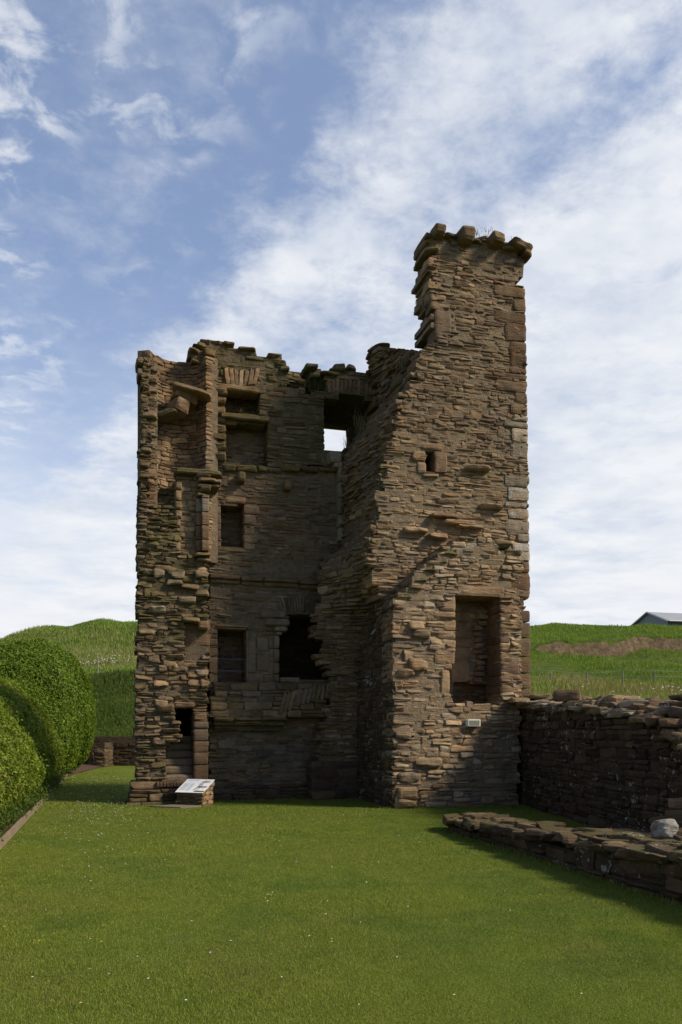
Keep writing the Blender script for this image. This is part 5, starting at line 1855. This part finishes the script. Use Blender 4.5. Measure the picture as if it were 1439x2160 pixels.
ysg, ssg = np.linspace(4.5, 29.5, 80), np.linspace(0, plen[-1], 26)
YY, SS = np.meshgrid(ysg, ssg)
Pc, Nc = hedge_pt(YY.ravel(), SS.ravel())
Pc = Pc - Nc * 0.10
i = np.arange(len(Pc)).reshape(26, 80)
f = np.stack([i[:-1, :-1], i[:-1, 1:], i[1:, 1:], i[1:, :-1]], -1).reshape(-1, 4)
link('inner_light_block', np_mesh('inner_light_block', Pc, [f], [CORE], None, None, True), hd)  # added dark core, keeps light from passing through the hedge
# hanging ragged skirt at the foot
NS = 12000
y = 6 + 20 * hr.random(NS)
P2, N2_ = hedge_pt(y, np.abs(hr.normal(0, 0.18, NS)))
P2[:, 0] += hr.uniform(-0.1, 0.28, NS)
P2[:, 2] = np.abs(hr.normal(0.10, 0.12, NS)) + 0.06
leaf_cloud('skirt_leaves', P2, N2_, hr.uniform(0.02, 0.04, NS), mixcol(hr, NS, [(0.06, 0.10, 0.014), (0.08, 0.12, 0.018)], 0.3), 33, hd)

bs = thing('domed_bush', (-10.2, 29.5, 0.1), 'tall dark green domed bush clipped at the far end of the hedge', 'bush')
NBH = 95000
uu = hr.normal(size=(NBH, 3))
uu /= np.linalg.norm(uu, axis=1, keepdims=True)
def bush_pt(uv):
    k = 2.6
    q_ = uv / ((np.abs(uv) ** k).sum(1, keepdims=True) ** (1 / k))
    ctr = np.array([-10.45, 28.4, 2.2])
    P = ctr + q_ * np.array([1.62, 3.2, 2.38])
    # lower part tucked in, top leaning a little to the left
    P[:, 0] += -0.06 * (P[:, 2] - 2.2) - 0.18 * np.clip(1.6 - P[:, 2], 0, 2)
    lump = 0.16 * fbm(P * 0.9, 3) + 0.05 * fbm(P * 3, 2)
    return P + uv * lump[:, None], uv
P, Nn = bush_pt(uu)
P = P - Nn * np.abs(hr.normal(0, 0.07, NBH))[:, None]
shoot = hr.random(NBH) < 0.06
P[shoot] += (Nn[shoot] * 0.6 + np.array([0, 0, 0.7])) * np.abs(hr.normal(0, 0.10, shoot.sum()))[:, None]
ok = P[:, 2] > 0.15
P, Nn = P[ok], Nn[ok]
lc = mixcol(hr, len(P), [(0.100, 0.165, 0.014), (0.125, 0.190, 0.016), (0.155, 0.225, 0.020), (0.072, 0.122, 0.012)], 0.25)
leaf_cloud('foliage', P, Nn, hr.uniform(0.035, 0.062, len(P)), lc, 34, bs)
th, ph_ = np.meshgrid(np.linspace(0.02, math.pi - 0.02, 24), np.linspace(0, 2 * math.pi, 40))
uv = np.column_stack([(np.sin(th) * np.cos(ph_)).ravel(), (np.sin(th) * np.sin(ph_)).ravel(), np.cos(th).ravel()])
Pc, Nc = bush_pt(uv)
Pc -= Nc * 0.13
i = np.arange(len(Pc)).reshape(40, 24)
f = np.stack([i[:-1, :-1], i[1:, :-1], i[1:, 1:], i[:-1, 1:]], -1).reshape(-1, 4)
link('inner_light_block', np_mesh('inner_light_block', Pc, [f], [CORE], None, None, True), bs)  # same added light-blocking core inside the bush

# tufts of dry grass rooted in the masonry
def tuft(px, py, w, n, hgt, label, dry=True, seed=0, spread=0.12):
    rr = np.random.default_rng(100 + seed)
    u, z = PW(px, py, w)
    b = np.column_stack([UW(u, w)[0] + rr.normal(0, spread, n), UW(u, w)[1] + rr.normal(0, 0.05, n), z + rr.normal(0, spread * 0.4, n)])
    h = hgt * rr.uniform(0.4, 1.1, n)
    c = mixcol(rr, n, [(0.26, 0.20, 0.11), (0.20, 0.16, 0.085), (0.12, 0.11, 0.045)] if dry else [(0.07, 0.085, 0.02), (0.05, 0.065, 0.015), (0.14, 0.12, 0.05)])
    o = tri_blades('grass_tuft', b, h, np.full(n, 0.012), rr.uniform(0.1, 0.75, n), c, BLADE, 200 + seed, True)
    tag(o, label, 'grass tuft', 'grass tufts growing on the ruin')
tuft(775, 915, 2.5, 90, 0.55, 'tall dry grass tuft on the torn wall edge beside the sky window', True, 1)
tuft(758, 900, 2.6, 30, 0.5, 'few dry stems leaning into the bright window opening', True, 2, 0.06)
tuft(735, 945, 2.85, 26, 0.25, 'tiny grey tuft at the sill of the bright window', True, 3, 0.08)
tuft(852, 775, 1.4, 110, 0.32, 'dry brown grass on the broken ledge under the tall corner', True, 4, 0.12)
tuft(668, 822, 3.2, 120, 0.40, 'green grass in the gap of the parapet left of the window arch', False, 5, 0.14)
tuft(1010, 500, 0.9, 60, 0.18, 'thin dry grass among the corbels on the highest wall head', True, 6, 0.25)
tuft(895, 652, 1.0, 60, 0.18, 'dry grass below the notch in the tall wall edge', True, 7, 0.08)
tuft(500, 876, 3.35, 130, 0.10, 'flattened dry nest of stems in the upper cupboard', True, 8, 0.16)
